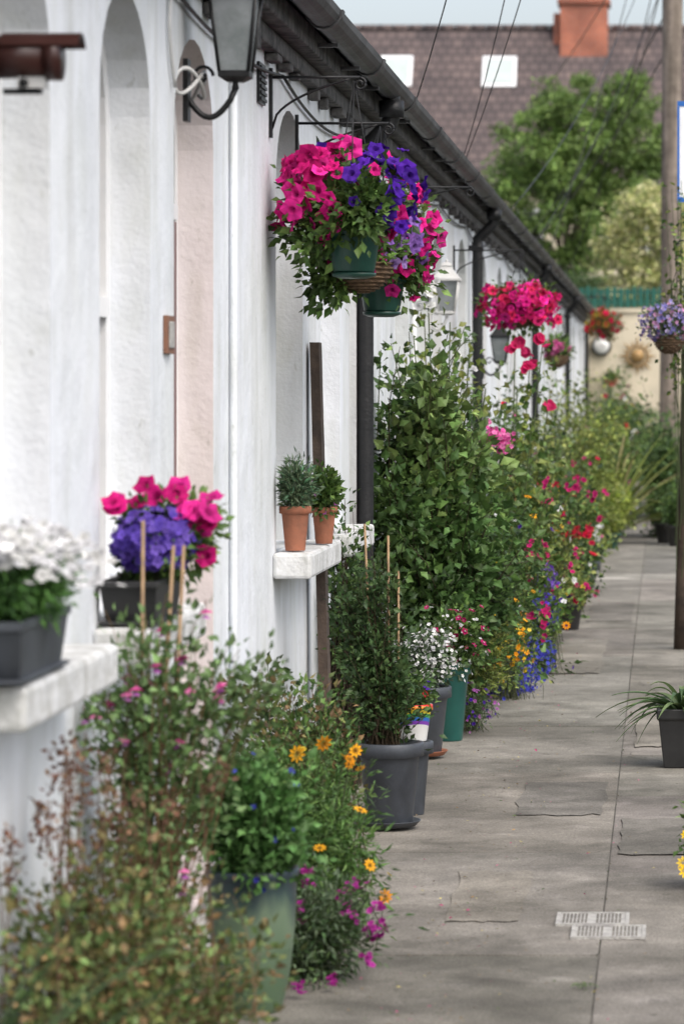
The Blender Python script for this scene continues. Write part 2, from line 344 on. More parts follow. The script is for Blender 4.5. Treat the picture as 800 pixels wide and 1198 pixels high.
# ------------------------------------------------------------------ ground & paving
g = MB(); g.box(-220, 220, -120, 400, -1.0, -.14, 'ground'); g.obj('ground')
mb = MB(); mb.box(.60, 5.8, -12, 90, -.139, -.12, 'asphalt'); mb.obj('road')
mb = MB(); mb.box(.552, .60, -12, 90, -.138, .004, 'slab', (1.1, 1.1, 1.1)); mb.obj('kerb', bevel=.008)
mb = MB()
mb.box(-1.31, .55, -10, 57.2, -.137, -.0015, 'joint')
def strip(x0, x1, ys):
    for a, b in zip(ys[:-1], ys[1:]):
        k = 1 + rng.normal() * .08; c = np.array([1, 1, 1]) * k + rng.normal(size=3) * .015
        if abs((a + b) / 2 - 27.35) < .45: c = np.array([1.8, 1.85, 1.9])
        tl = rng.normal() * .001; g_ = .0012
        V = np.array([(x, y, z) for z in (-.013, 0.001) for y in (a + g_, b - g_) for x in (x0 + g_, x1 - g_)])
        V[4:, 2] += tl; V[6:, 2] += rng.normal() * .001
        V[4:6, 1] += .0015; V[6:, 1] -= .0015; V[[4, 6], 0] += .0015; V[[5, 7], 0] -= .0015
        mb.raw(V, [np.array([[4, 5, 7, 6], [0, 1, 5, 4], [2, 6, 7, 3], [0, 4, 6, 2], [1, 3, 7, 5]])], 'slab', c)
ysl = [-10, -6, -2, 2, 5.6, 9.05, 11.05, 13.35, 15.2, 16.95, 19.2, 21.4, 24.2, 26.95, 27.75, 30.2, 33, 36, 39, 42, 45, 48, 51, 54, 57.2]
ysr = [-10, -6.5, -2.5, 2, 6.1, 8.75, 10.6, 12.6, 14.0, 16.3, 18.6, 21.4, 24.2, 26.95, 27.75, 31, 34, 37, 40, 43, 46, 49, 52, 55, 57.2]
strip(-1.31, -.17, ysl); strip(-.17, .55, ysr)
mb.obj('footpath')
mb = MB()
def patch(x0, x1, y0, y1, c):
    P = []; n = 9
    for (a, b) in (((x0, y0), (x1, y0)), ((x1, y0), (x1, y1)), ((x1, y1), (x0, y1)), ((x0, y1), (x0, y0))):
        for t in np.linspace(0, 1, n)[:-1]: P.append((a[0] + (b[0] - a[0]) * t + rng.normal() * .006, a[1] + (b[1] - a[1]) * t + rng.normal() * .012, .0050))
    mb.raw(P, [np.arange(len(P))], 'slab', c)
patch(-.52, -.21, 12.0, 13.0, (.78, .78, .79)); patch(-.12, .12, 14.3, 15.6, (1.25, 1.23, 1.2)); patch(-.60, -.33, 18.0, 20.5, (1.25, 1.25, 1.23)); patch(-.14, .2, 11.0, 11.9, (.82, .82, .82)); patch(-.5, -.2, 22, 24, (.8, .8, .8)); patch(-.62, -.4, 9.6, 10.6, (1.12, 1.1, 1.08))
mb.obj('pavement_repair_patches')
mb = MB()
def crack(x0, y0, x1, y1, n=22, w=.0022):
    t = np.linspace(0, 1, n); P = np.stack([x0 + (x1 - x0) * t, y0 + (y1 - y0) * t], -1)
    P[1:-1] += np.cumsum(rng.normal(size=(n - 2, 2)) * .008, 0)
    ww = w * (.3 + rng.random(n)); V = []
    d = nrm(np.gradient(P, axis=0)); nn = np.stack([-d[:, 1], d[:, 0]], -1)
    for i in range(n):
        V += [(*(P[i] - nn[i] * ww[i]), .0092), (*(P[i] + nn[i] * ww[i]), .0092)]
    mb.raw(V, [np.array([[2 * i, 2 * i + 1, 2 * i + 3, 2 * i + 2] for i in range(n - 1)])], 'joint')
crack(-.62, 13.1, -.3, 12.8); crack(-.55, 17.3, -.2, 18.9); crack(-.17, 14.1, .05, 13.6); crack(-.5, 10.6, -.3, 11.04, w=.0014); crack(-.45, 15.1, -.18, 15.9, w=.002); crack(-.14, 17.6, .1, 16.6, w=.002)
mb.obj('pavement_cracks')
mb = MB(); n = 800
P = np.stack([-.60 - np.abs(rng.normal(0, .16, n)) + rng.random(n) * .25, 8 + 20 * rng.random(n) ** 1.3, np.full(n, .010)], -1)
P[:130, 0] = rng.uniform(-.6, .15, 130)
mb.inst(LEAF, P, nrm(rng.normal(size=(n, 3)) * [1, 1, .05]), nrm(rng.normal(size=(n, 3)) * .25 + [0, 0, 1]), .005 + .012 * rng.random(n), pick([(.12, .08, .04), (.06, .09, .03), (.2, .13, .06), (.4, .05, .15), (.35, .3, .1), (.10, .07, .04)], n), 'leaf')
n = 60; P = np.stack([-.2 + rng.normal(0, .012, n), 10.0 + rng.normal(0, .02, n), np.full(n, .01)], -1) + [0, -1.45, 0]
mb.inst(NARROW, P, nrm(rng.normal(size=(n, 3)) * [1, 1, .3]), nrm(rng.normal(size=(n, 3)) * .3 + [0, 0, 1]), .014, pick(G1, n), 'leaf')
mb.obj('fallen_leaves')
mb = MB(); n = 500
P = np.stack([-.17 + rng.normal(0, .004, n), 9 + 20 * rng.random(n) ** 1.2, np.full(n, .002)], -1)
k = np.sin(P[:, 1] * 3.1) + np.sin(P[:, 1] * 7.7) > .6; P = P[k]; n = len(P)
mb.inst(LEAF, P, nrm(rng.normal(size=(n, 3)) * [1, 1, .4]), nrm(rng.normal(size=(n, 3)) * .5 + [0, 0, 1]), .007, pick([(.06, .075, .03), (.08, .07, .04)], n)); mb.obj('joint_moss')
def cover(x0, x1, y0, y1, nm):
    mb = MB(); mb.box(x0, x1, y0, y1, .002, .007, 'meter')
    for (a, b, c, d) in ((x0, x1, y0, y0 + .012), (x0, x1, y1 - .012, y1), (x0, x0 + .01, y0 + .0125, y1 - .0125), (x1 - .01, x1, y0 + .0125, y1 - .0125)):
        mb.box(a, b, c, d, .0072, .010, 'meter')
    nx = 16
    for i in range(nx):
        xa = x0 + .018 + i * (x1 - x0 - .036) / nx
        for (p_, q_) in ((.03, .46), (.54, .97)):
            if i in (7, 8): continue
            mb.box(xa, xa + .0055, y0 + .012 + (y1 - y0 - .024) * p_, y0 + .012 + (y1 - y0 - .024) * q_, .0072, .0085, 'slab', (.75, .75, .75))
    mb.obj(nm)
cover(-.30, -.095, 9.53, 9.74, 'water_meter_cover'); cover(-.252, -.047, 9.30, 9.51, 'water_meter_cover')

# ------------------------------------------------------------------ terraced cottages
XW = -1.3; H = 2.62
def arch(y0, y1, zb, zs, za, n=12):
    yc = (y0 + y1) / 2; hw = (y1 - y0) / 2
    a = np.linspace(math.pi, 0, n + 1)
    return [(y0, zb)] + [(yc + hw * math.cos(t), zs + (za - zs) * math.sin(t)) for t in a] + [(y1, zb)]
def cottage(y0, sgn=1, xw=XW, doortint='wall', ext=5.1, simple=False):
    par = empty('white_cottage')
    X = lambda x: xw + sgn * x
    mb = MB(); d = .115
    ops = [(y0 + .5, y0 + 1.36, .955, 'w'), (y0 + 2.0, y0 + 2.78, .955, 'w'), (y0 + 3.2, y0 + 4.0, .02, 'd')]
    cur = y0; y1 = y0 + ext
    det = MB(); sl = MB()
    for (a, b, zb, kd) in ops:
        mb.raw([(X(0), cur, 0), (X(0), a, 0), (X(0), a, H), (X(0), cur, H)], [np.array([0, 1, 2, 3])], 'wall')
        o = arch(a, b, zb, 2.19, 2.47)
        mb.raw([(X(0), a, 0), (X(0), b, 0), (X(0), b, zb), (X(0), a, zb)], [np.array([0, 1, 2, 3])], 'wall')
        for (p, q) in zip(o[1:-2], o[2:-1]):
            mb.raw([(X(0), p[0], p[1]), (X(0), q[0], q[1]), (X(0), q[0], H), (X(0), p[0], H)], [np.array([0, 1, 2, 3])], 'wall')
        jm = doortint if kd == 'd' else 'wall'
        oo = o + [o[0]]
        for (p, q) in zip(oo[:-1], oo[1:]):
            mb.raw([(X(0), p[0], p[1]), (X(0), q[0], q[1]), (X(-d), q[0], q[1]), (X(-d), p[0], p[1])], [np.array([0, 1, 2, 3])], jm)
        # joinery in the opening
        yc = (a + b) / 2; zc = 1.7; k = 1 - .11 / (b - a)
        inn = [(yc + (p[0] - yc) * k, zc + (p[1] - zc) * .95) for p in o]; n = len(o)
        V = [(X(-d + .012), p[0], p[1]) for p in o] + [(X(-d + .012), p[0], p[1]) for p in inn] + [(X(-d - .01), p[0], p[1]) for p in inn]
        F = [[i, (i + 1) % n, n + (i + 1) % n, n + i] for i in range(n)] + [[n + i, n + (i + 1) % n, 2 * n + (i + 1) % n, 2 * n + i] for i in range(n)]
        det.raw(V, [np.array(F)], 'white')
        det.raw([(X(-d - .01), p[0], p[1]) for p in o], [np.arange(n)], 'glass')
        if kd == 'w':
            s_ = sorted((X(-d - .005), X(-d + .02)))
            det.box(s_[0], s_[1], a + .05, b - .05, 1.68, 1.73, 'white'); det.box(s_[0] + .004, s_[1] - .004, yc - .015, yc + .015, 1.01, 1.68, 'white')
            xs = sorted((X(0.0), X(.13)))
            sl.box(xs[0], xs[1], a - .1, b + .1, .865, .952, 'sill')
        else:
            s_ = sorted((X(-d - .005), X(-d + .016)))
            det.box(s_[0], s_[1], a + .05, b - .05, .06, 1.98, 'door'); s2 = sorted((X(-d + .017), X(-d + .024)))
            for (u, v) in ((.1, 1.0), (1.1, 1.9)):
                for w in (0, 1):
                    ya = a + .12 + w * (b - a - .2) / 2
                    det.box(s2[0], s2[1], ya, ya + (b - a - .32) / 2, u + .08, v - .05, 'door')
            det.box(s_[0], s_[1] + .004, a + .05, b - .05, 1.985, 2.03, 'white')
            xs = sorted((X(.001), X(.16))); sl.box(xs[0], xs[1], a - .03, b + .03, .002, .06, 'sill')
        cur = b
    mb.raw([(X(0), cur, 0), (X(0), y1, 0), (X(0), y1, H), (X(0), cur, H)], [np.array([0, 1, 2, 3])], 'wall')
    for yy in (y0 + .002, y1 - .002):
        mb.raw([(X(-.001), yy, 0), (X(-7), yy, 0), (X(-7), yy, 2.6), (X(-3.5), yy, 4.95), (X(-.001), yy, 2.6)], [np.arange(5)], 'wall')
    mb.raw([(X(-7), y0, 0), (X(-7), y1, 0), (X(-7), y1, H), (X(-7), y0, H)], [np.arange(4)], 'wall')
    mb.obj('walls', par); det.obj('windows_and_door', par); sl.obj('sills', par, bevel=.012)
    e = MB(); xs = sorted((X(.001), X(.045))); e.box(xs[0], xs[1], y0, y1 - .003, 2.60, 2.66, 'eave')
    xs = sorted((X(-.03), X(.10))); e.box(xs[0], xs[1], y0, y1 - .004, 2.662, 2.745, 'eave')
    for i in range(int(ext / .45)):
        ya = y0 + .1 + i * .45 + rng.normal() * .06
        xs = sorted((X(.002), X(.035 + .02 * rng.random()))); e.box(xs[0], xs[1], ya, ya + .06 + .1 * rng.random(), 2.575 - .02 * rng.random(), 2.598, 'eave')
    e.obj('eaves', par, bevel=.006)
    gm = MB(); n = 9; an = np.linspace(math.pi, 2 * math.pi, n); r = .058; gx = .17; gz = 2.765
    ring = [(gx + r * math.cos(t), gz + r * math.sin(t)) for t in an] + [(gx + (r - .006) * math.cos(t), gz + (r - .006) * math.sin(t)) for t in an[::-1]]
    def seg(ya, yb, sc=1):
        V = [(X(gx + (x - gx) * sc), y, gz + (z - gz) * sc) for y in (ya, yb) for (x, z) in ring]; k = len(ring)
        gm.raw(V, [np.array([[i, (i + 1) % k, k + (i + 1) % k, k + i] for i in range(k)]), np.arange(k), np.arange(k) + k], 'gutter', smooth=False)
    seg(y0 + .001, y1 - .001)
    for yy in np.arange(y0 + .4, y1, 1.7): seg(yy, yy + .07, 1.13)
    for yy in np.arange(y0 + .9, y1, .85):
        xs = sorted((X(.101), X(gx))); gm.box(xs[0], xs[1], yy, yy + .02, 2.69, 2.703, 'gutter')
    gm.obj('gutter', par)
    r_ = MB(); ez = 2.755
    V = [(X(.15), y0, ez), (X(.15), y1, ez), (X(-3.5), y1, 5.05), (X(-3.5), y0, 5.05)]
    V2 = [(a, b, c + .045) for a, b, c in V]
    r_.raw(V + V2, [np.array([[0, 1, 2, 3], [4, 5, 6, 7], [0, 1, 5, 4], [3, 2, 6, 7], [0, 3, 7, 4], [1, 2, 6, 5]])], 'slate')
    V = [(X(-7.16), y0, ez), (X(-7.16), y1, ez), (X(-3.5), y1, 5.05), (X(-3.5), y0, 5.05)]; V2 = [(a, b, c + .045) for a, b, c in V]
    r_.raw(V + V2, [np.array([[0, 1, 2, 3], [4, 5, 6, 7], [0, 1, 5, 4], [0, 3, 7, 4], [1, 2, 6, 5]])], 'slate')
    xs = sorted((X(-3.85), X(-3.2))); r_.box(xs[0], xs[1], y1 - .5, y1 - .02, 4.6, 5.9, 'brick'); r_.box(xs[0] - .05, xs[1] + .05, y1 - .55, y1 + .02, 5.902, 6.0, 'brick')
    for k in (.2, .45): r_.lathe((xs[0] + k, y1 - .26, 6.0), [(.09, 0), (.08, .3), (.1, .31), (.1, .35), (.07, .35)], 'terra', 12)
    r_.obj('roof', par)
    return par
for i in range(-1, 10):
    cottage(5.9 + 5.1 * i, doortint='pink' if i == 0 else 'wall')
# downpipes
def downpipe(y, x=-1.24, r=.036, top=True, mk='black', zt=2.50):
    mb = MB()
    if top:
        P = [(-1.13, y, 2.74), (-1.13, y, 2.64), (-1.14, y, 2.60), (x - .0, y, 2.50), (x, y, 2.44), (x, y, .12), (x + .05, y, .04)]
    else: P = [(x, y, zt), (x, y, .05)]
    Q = []
    for a, b in zip(P[:-1], P[1:]):
        for t in np.linspace(0, 1, 4)[:-1]: Q.append(np.array(a) * (1 - t) + np.array(b) * t)
    Q.append(P[-1]); mb.tube(Q, r, mk, 14)
    if top:
        mb.tube([(-1.13, y, 2.70), (-1.13, y, 2.63)], r * 1.45, mk, 14)
        for z in (2.42, .5):
            mb.tube([(x, y, z), (x, y, z + .06)], r * 1.15, mk, 14); mb.box(-1.299, x + .005, y - .05, y + .05, z + .015, z + .04, mk)
    mb.obj('drainpipe')
for y in (14.25, 22.9, 33.2, 44.5, 55.6): downpipe(y)
downpipe(10.25, x=-1.285, r=.011, top=False, mk='wall', zt=2.58)
downpipe(17.6, x=-1.28, r=.014, top=False, mk='white', zt=2.58)
mb = MB()
def wire(mb, p, q, sag, r=.003, n=16, mk='black'):
    t = np.linspace(0, 1, n)[:, None]; P = np.array(p, float) * (1 - t) + np.array(q, float) * t; P[:, 2] -= (4 * t * (1 - t) * sag)[:, 0]
    mb.tube(P, r, mk, 5)
ys = np.arange(6.2, 56, 2.7)
for a, b in zip(ys[:-1], ys[1:]):
    wire(mb, (-1.285, a, 2.56), (-1.285, b, 2.56), .03 + .04 * rng.random(), .006)
    if rng.random() < .6: wire(mb, (-1.16, a, 2.83), (-1.16, b, 2.83), .05, .006)
mb.obj('eaves_cable')
mb = MB(); P = [(-1.29, 10.35 + .004 * math.sin(z * 9), z) for z in np.linspace(2.55, .9, 30)]; mb.tube(P, .004, 'potwhite', 5)
P = [(-1.29, 9.05 - .1 * math.sin(t * 3), 2.30 + .3 * t) for t in np.linspace(0, 1, 14)]; mb.tube(P, .006, 'potwhite', 5)
P = [(-1.28 + .03 * math.cos(t), 9.32 + .14 * math.sin(t * .5), 2.33 + .035 * math.sin(t * 1.3)) for t in np.linspace(0, 14, 60)]; mb.tube(P, .006, 'potwhite', 5)
mb.obj('wall_cable')

# ------------------------------------------------------------------ wall fittings
def lantern(c, w, h, mk='black', gk='lglass', sides=4, arm=True, wallx=-1.3, name='wall_lantern'):
    """c = bottom centre of the glass body"""
    mb = MB(); x, y, z = c; R = w / 2 * (1.2 if sides == 4 else 1.05); rb = R * .62; rot = math.pi / 4 if sides == 4 else 0
    mb.lathe((x, y, z), [(rb * .93, 0), (R * .93, h * .62)], gk, sides, smooth=False, rot=rot)
    for k in range(sides):
        a = rot + 2 * math.pi * k / sides
        mb.tube([(x + rb * math.cos(a), y + rb * math.sin(a), z), (x + R * math.cos(a), y + R * math.sin(a), z + h * .62)], w * .035, mk, 6)
    mb.lathe((x, y, z - h * .04), [(rb * .5, -h * .04), (rb * 1.08, 0), (rb * 1.1, h * .045), (rb * .9, h * .05)], mk, sides, smooth=False, rot=rot)
    mb.lathe((x, y, z + h * .6), [(R * 1.0, 0), (R * 1.14, h * .01), (R * 1.14, h * .05), (R * .95, h * .1), (R * .5, h * .24), (R * .42, h * .30), (R * .5, h * .31), (R * .3, h * .37), (.001, h * .39)], mk, sides, smooth=False, rot=rot)
    mb.lathe((x, y, z + h * .97), [(.001, 0), (w * .06, h * .02), (w * .04, h * .05), (.001, h * .08)], mk, 10)
    mb.lathe((x, y, z - h * .16), [(.001, 0), (w * .07, h * .03), (w * .05, h * .08)], mk, 10)
    mb.lathe((x, y, z + h * .08), [(.001, 0), (w * .1, 0), (w * .13, h * .2), (.001, h * .34)], 'potwhite', 12)
    if arm:
        zz = z - h * .16
        P = [(x, y, zz + .01)] + [(x + (wallx - x) * t, y + .0, zz - .06 * math.sin(math.pi * min(t * 1.0, 1)) * (h / .3) + .0 * t) for t in np.linspace(.1, 1, 12)]
        mb.tube(P, w * .055, mk, 8)
        P = [(wallx + .05 + .03 * math.cos(t) * (1 - t / 9), y, zz + .045 + .03 * math.sin(t) * (1 - t / 9)) for t in np.linspace(0, 7, 24)]
        mb.tube(P, w * .035, mk, 6)
        mb.box(wallx + .001, wallx + .015, y - .03, y + .03, zz - .08, zz + .09, mk)
    mb.obj(name)
lantern((-1.16, 9.29, 2.36), .15, .34)
lantern((-1.20, 19.0, 1.93), .16, .28, mk='potwhite', name='wall_lantern')
lantern((-1.17, 24.6, 1.7), .15, .28)
def bracket(y, z, Lx, mk='black', wallx=-1.3):
    mb = MB(); mb.box(wallx + .001, wallx + .012, y - .012, y + .012, z - .2, z + .03, mk)
    mb.tube([(wallx + .01, y, z), (wallx + Lx, y, z)], .0055, mk, 6)
    t = np.linspace(0, 1, 18); P = np.stack([wallx + .01 + Lx * .85 * t, np.full(18, y), z - .17 + .165 * t ** .45], -1); mb.tube(P, .0045, mk, 6)
    P = [(wallx + Lx + .0 + .022 * math.sin(a) * (1 - a / 12), y, z - .022 + .022 * math.cos(a) * (1 - a / 12)) for a in np.linspace(0, 8, 26)]; mb.tube(P, .0045, mk, 6)
    return mb
bracket(11.3, 2.53, .30).obj('basket_bracket'); bracket(12.1, 2.44, .33).obj('basket_bracket')
bracket(15.6, 2.42, .42).obj('basket_bracket'); bracket(21.2, 2.36, .42).obj('basket_bracket'); bracket(29, 2.3, .42).obj('basket_bracket')
# security camera on wall
mb = MB(); cx, cy, cz = -1.2, 6.75, 2.155
mb.tube([(-1.36, cy, cz), (-1.20, cy, cz)], .043, 'brown', 24); mb.tube([(-1.215, cy, cz + .0), (-1.185, cy, cz)], .047, 'brown', 24)
V = []; an = np.linspace(.15 * math.pi, .85 * math.pi, 9)
for xx in (-1.30, -1.145): V += [(xx, cy + .052 * math.cos(a), cz - .004 + .052 * math.sin(a)) for a in an]
mb.raw(V, [np.array([[i, i + 1, 10 + i, 9 + i] for i in range(8)])], 'brown')
mb.box(-1.27, -1.215, cy - .018, cy + .018, cz - .062, cz - .04, 'potwhite'); mb.box(-1.299, -1.225, cy - .012, cy + .012, cz - .073, cz - .063, 'black')
mb.tube([(-1.255, cy - .02, cz - .052), (-1.255, cy - .03, cz - .052)], .009, 'black', 8)
mb.obj('security_camera')
mb = MB(); mb.box(-1.299, -1.287, 8.90, 9.02, 1.592, 1.692, 'plaque'); mb.box(-1.2868, -1.2835, 8.915, 9.005, 1.607, 1.677, 'meter'); mb.obj('house_number_plaque', bevel=.003)
mb = MB(); mb.box(-1.299, -1.290, 10.95, 11.12, 2.42, 2.55, 'black')
for k in range(6): mb.box(-1.2899, -1.284, 10.96, 11.11, 2.428 + k * .02, 2.438 + k * .02, 'black')
mb.obj('wall_vent')
mb = MB(); mb.box(-1.299, -1.21, 17.75, 18.0, 1.36, 1.58, 'potblack'); mb.box(-1.299, -1.195, 17.73, 18.02, 1.582, 1.60, 'potblack'); mb.box(-1.2095, -1.205, 17.79, 17.96, 1.52, 1.54, 'black'); mb.obj('wall_mailbox', bevel=.006)
mb = MB(); n = 14
V = []; F = []
for i in range(n):
    z = 1.67 * i / (n - 1); w = .05 + .004 * math.sin(i * 2.1); x = -1.22 - .045 * i / (n - 1)
    V += [(x - .022, 12.52 - w + 0, z), (x + .012, 12.52 - w, z), (x + .012, 12.52 + w, z), (x - .022, 12.52 + w, z)]
for i in range(n - 1):
    for k in range(4): F.append([4 * i + k, 4 * i + (k + 1) % 4, 4 * i + 4 + (k + 1) % 4, 4 * i + 4 + k])
mb.raw(V, [np.array(F), np.arange(4), np.arange(4) + 4 * (n - 1)], 'wood'); mb.obj('wooden_plank')

# ------------------------------------------------------------------ hanging baskets
def hanger(mb, c, r, ztop, anchor):
    for k in range(3):
        a = 2 * math.pi * k / 3 + .5
        mb.tube([(c[0] + r * math.cos(a), c[1] + r * math.sin(a), ztop), anchor], .0022, 'black', 4)
def hbasket(c, r, h, anchor, ball, nf, colfn, kind='potgreen', fs=.04, nbr=70, lpb=22, cols=G1, name='hanging_flower_basket', trail=None, T=PET, wall=True, Lf=.04, keep=None):
    par = empty(name); mb = MB(); x, y, z = c
    if kind == 'wicker':
        prof = [(.001, 0)] + [(r * math.sin(t), h * (1 - math.cos(t))) for t in np.linspace(.2, math.pi / 2, 8)]
        mb.lathe(c, prof, 'wicker', 28, capb=False)
        for k in range(9):
            t = .25 + (math.pi / 2 - .25) * k / 8
            P = [(x + (r * math.sin(t) + .003 + .003 * math.sin(9 * a + k * math.pi)) * math.cos(a), y + (r * math.sin(t) + .003 + .003 * math.sin(9 * a + k * math.pi)) * math.sin(a), z + h * (1 - math.cos(t))) for a in np.linspace(0, 2 * math.pi, 50)]
            mb.tube(P, .0045, 'wicker', 5, cap=False)
    else:
        mb.lathe(c, [(r * .72, 0), (r * .75, .005), (r * .93, h * .8), (r * .95, h * .82), (r * 1.04, h * .83), (r * 1.04, h), (r * .95, h), (r * .9, h * .8)], kind, 36)
        mb.lathe((x, y, z - .02), [(r * .5, 0), (r * .78, .008), (r * .8, .018), (r * .7, .018)], kind, 36)
    mb.disc((x, y, z + h * .88), r * .93, 'soil'); hanger(mb, c, r, z + h, anchor)
    mb.obj('pot_and_chains', par)
    f = MB(); cl = [ball] + (trail or [])
    tip, dr, _, _ = bush(f, (x, y, z + h * .9), cl, nbr, lpb, Lf, LEAF, cols, .028, .002, bj=r * .4, wall=wall, surf=3.5, gap=.15)
    bc = np.array(ball[:3]); br = np.array(ball[3:6])
    d = nrm(rng.normal(size=(nf, 3)) + np.array([0, -.25, .12])); P = bc + br * d * (1.0 + rng.normal(0, .12, (nf, 1)))
    ok = ~((P[:, 2] < z + h * .75) & (np.hypot(P[:, 0] - x, P[:, 1] - y) < r * 1.25))
    if keep is not None: ok &= np.array([keep(q) for q in d])
    P = P[ok]; d = d[ok]
    cc = np.array([colfn(q) for q in d]); n = len(P); P = clampx(P, wall)
    Nn = nrm(d * 1.1 + rng.normal(size=(n, 3)) * .45 + [0, -.25, .1]); s = fs * (.6 + .65 * rng.random(n))
    f.inst(T, P, rng.normal(size=(n, 3)), Nn, s, cc * np.exp(rng.normal(0, .22, (n, 1))), 'petal', 'N')
    f.obj('flowers_and_leaves', par); return par
def ch(cols): return np.array(cols[rng.integers(len(cols))])
def cA(q):
    if q[0] < .0: return ch(MAG) if (rng.random() < .93 or q[2] < .5) else ch(PUR)
    if q[0] > .1 and q[2] > -.2: return ch(PUR) if rng.random() < .9 else ch(MAG)
    return ch(MAG) if rng.random() < .6 else ch(PUR)
def kA(q): return not (abs(q[0] - .05) < .45 and q[2] < .25 and q[1] < 0 and rng.random() < .82)
hbasket((-1.02, 11.3, 1.885), .092, .15, (-1.02, 11.3, 2.52), (-1.045, 11.28, 2.13, .225, .21, .165), 200, cA, fs=.036,
        trail=[(-1.17, 11.25, 2.02, .08, .12, .10, .005), (-1.0, 11.1, 2.08, .12, .08, .09, .010)], keep=kA, nbr=90)
hbasket((-1.04, 11.75, 1.83), .11, .1, (-1.0, 12.1, 2.43), (-1.03, 11.78, 2.02, .2, .16, .14), 50, lambda q: ch(MAG) if q[0] < .3 else ch(MAU), 'wicker', fs=.033,
        trail=[(-1.17, 11.7, 1.9, .04, .07, .12, .005)])
hbasket((-.995, 12.12, 1.775), .085, .12, (-.985, 12.12, 2.42), (-.93, 12.12, 2.02, .125, .16, .2), 90, lambda q: (ch(MAG) if (q[2] > .1 or q[2] < -.4 or rng.random() < .5) else ch(MAU)), fs=.034)
hbasket((-.885, 21.2, 1.88), .14, .13, (-.88, 21.2, 2.34), (-.885, 21.2, 2.0, .23, .24, .15), 270, lambda q: ch(MAG) if rng.random() < .5 else ch([(.62, .02, .10), (.5, .015, .12)]), 'wicker', fs=.031, nbr=70)
hbasket((-.9, 29, 1.68), .1, .1, (-.88, 29, 2.28), (-.9, 29, 1.84, .1, .12, .1), 25, lambda q: ch(PNK), 'wicker', fs=.03, nbr=30)
hbasket((-.64, 37, 2.06), .11, .10, (-.65, 37, 2.5), (-.64, 37, 2.2, .19, .2, .15), 60, lambda q: ch(RED) if rng.random() < .5 else ch([(.3, .12, .03), (.4, .3, .05)]), 'wicker', fs=.035, nbr=60, cols=GB)
bracket(37, 2.5, .68).obj('basket_bracket')
hbasket((.035, 19.45, 1.70), .09, .1, (.1, 19.6, 2.25), (.02, 19.45, 1.87, .15, .15, .11), 340, lambda q: ch([(.35, .3, .62), (.5, .42, .68), (.6, .3, .5), (.22, .2, .5)]), 'wicker', fs=.013, nbr=70, lpb=20, Lf=.022, T=FLO, wall=False, cols=GG)

# ------------------------------------------------------------------ window boxes
def trough(par, x, y, z, lx, ly, h, mk):
    mb = MB(); a = .86
    V = [(x + sx * lx / 2 * k, y + sy * ly / 2 * k, zz) for (k, zz) in ((a, z), (1, z + h * .85), (1.06, z + h * .86), (1.06, z + h), (.93, z + h), (.93, z + h * .84)) for (sx, sy) in ((-1, -1), (1, -1), (1, 1), (-1, 1))]
    F = [[i * 4 + k, i * 4 + (k + 1) % 4, (i + 1) * 4 + (k + 1) % 4, (i + 1) * 4 + k] for i in range(5) for k in range(4)] + [[3, 2, 1, 0]]
    mb.raw(V, [np.array(F)], mk); mb.raw([V[i] for i in range(20, 24)], [np.arange(4)], 'soil')
    mb.box(x - lx * .52, x + lx * .52, y - ly * .5, y + ly * .5, z - .0, z + .008, mk)
    mb.obj('trough', par, bevel=.004)
par = empty('white_flower_window_box'); trough(par, -1.235, 6.5, .958, .125, .5, .115, 'potgrey'); f = MB()
tip, dr, _, _ = bush(f, (-1.24, 6.5, 1.05), [(-1.22, 6.5, 1.135, .085, .28, .05)], 150, 26, .033, NARROW, [(.07, .16, .035), (.05, .12, .03)], .020, .0015, bj=.03, up=.9, wob=.01)
n = 1000; P = np.stack([-1.215 + rng.normal(0, .05, n), 6.5 + rng.uniform(-.3, .3, n), 1.2 + rng.normal(0, .016, n)], -1); P[:, 2] -= np.maximum(P[:, 0] + 1.17, 0) * .6
blooms(f, P, np.tile([0.1, -.3, .8], (n, 1)), FLO, .0125, WHI); f.obj('white_flowers', par)
par = empty('petunia_window_box'); trough(par, -1.225, 8.05, .958, .13, .42, .10, 'potblack'); f = MB()
tip, dr, _, _ = bush(f, (-1.21, 8.05, 1.05), [(-1.2, 8.05, 1.15, .09, .22, .08), (-1.1, 8.05, 1.18, .06, .1, .08, .001)], 100, 24, .028, LEAF, G1, .02, .0015, bj=.03, wob=.01)
n = 560; d = nrm(rng.normal(size=(n, 3))); P = np.array([-1.185, 8.0, 1.15]) + d * [.095, .2, .075] * (.6 + .5 * rng.random((n, 1)))
blooms(f, P, d, FLO, .0125, [(.14, .08, .46), (.09, .05, .35), (.2, .12, .56)])
P, D = at([(-1.2, 8, 1.25), (-1.24, 7.95, 1.26), (-1.12, 8, 1.24), (-1.08, 8, 1.2), (-1.06, 8.02, 1.17), (-1.1, 7.95, 1.16), (-1.05, 8, 1.22), (-1.15, 8.1, 1.25), (-1.27, 7.9, 1.25), (-1.06, 8.0, 1.12)], .02, 2)
blooms(f, P, D, PET, .030, MAG); f.obj('petunias', par)
def tpot(c, rt, h, cl, cols, T=NARROW, L=.035, nbr=60, lpb=26, nm='terracotta_herb_pot', mk='terra', fl=None, spread=.02):
    par = empty(nm); pot(par, c, rt, h, mk, lip=.006); f = MB()
    tip, dr, _, _ = bush(f, (c[0], c[1], c[2] + h * .85), cl, nbr, lpb, L, T, cols, spread, .0016, bj=rt * .4, wob=.01)
    if fl: 
        P, D = sub(tip, dr, fl[0], .01); blooms(f, P, D, fl[1], fl[2], fl[3])
    f.obj('herb_foliage', par); return par
tpot((-1.235, 11.5, .956), .048, .15, [(-1.235, 11.5, 1.19, .06, .1, .08)], GG + [(.06, .14, .07)], L=.028, nbr=80, spread=.015)
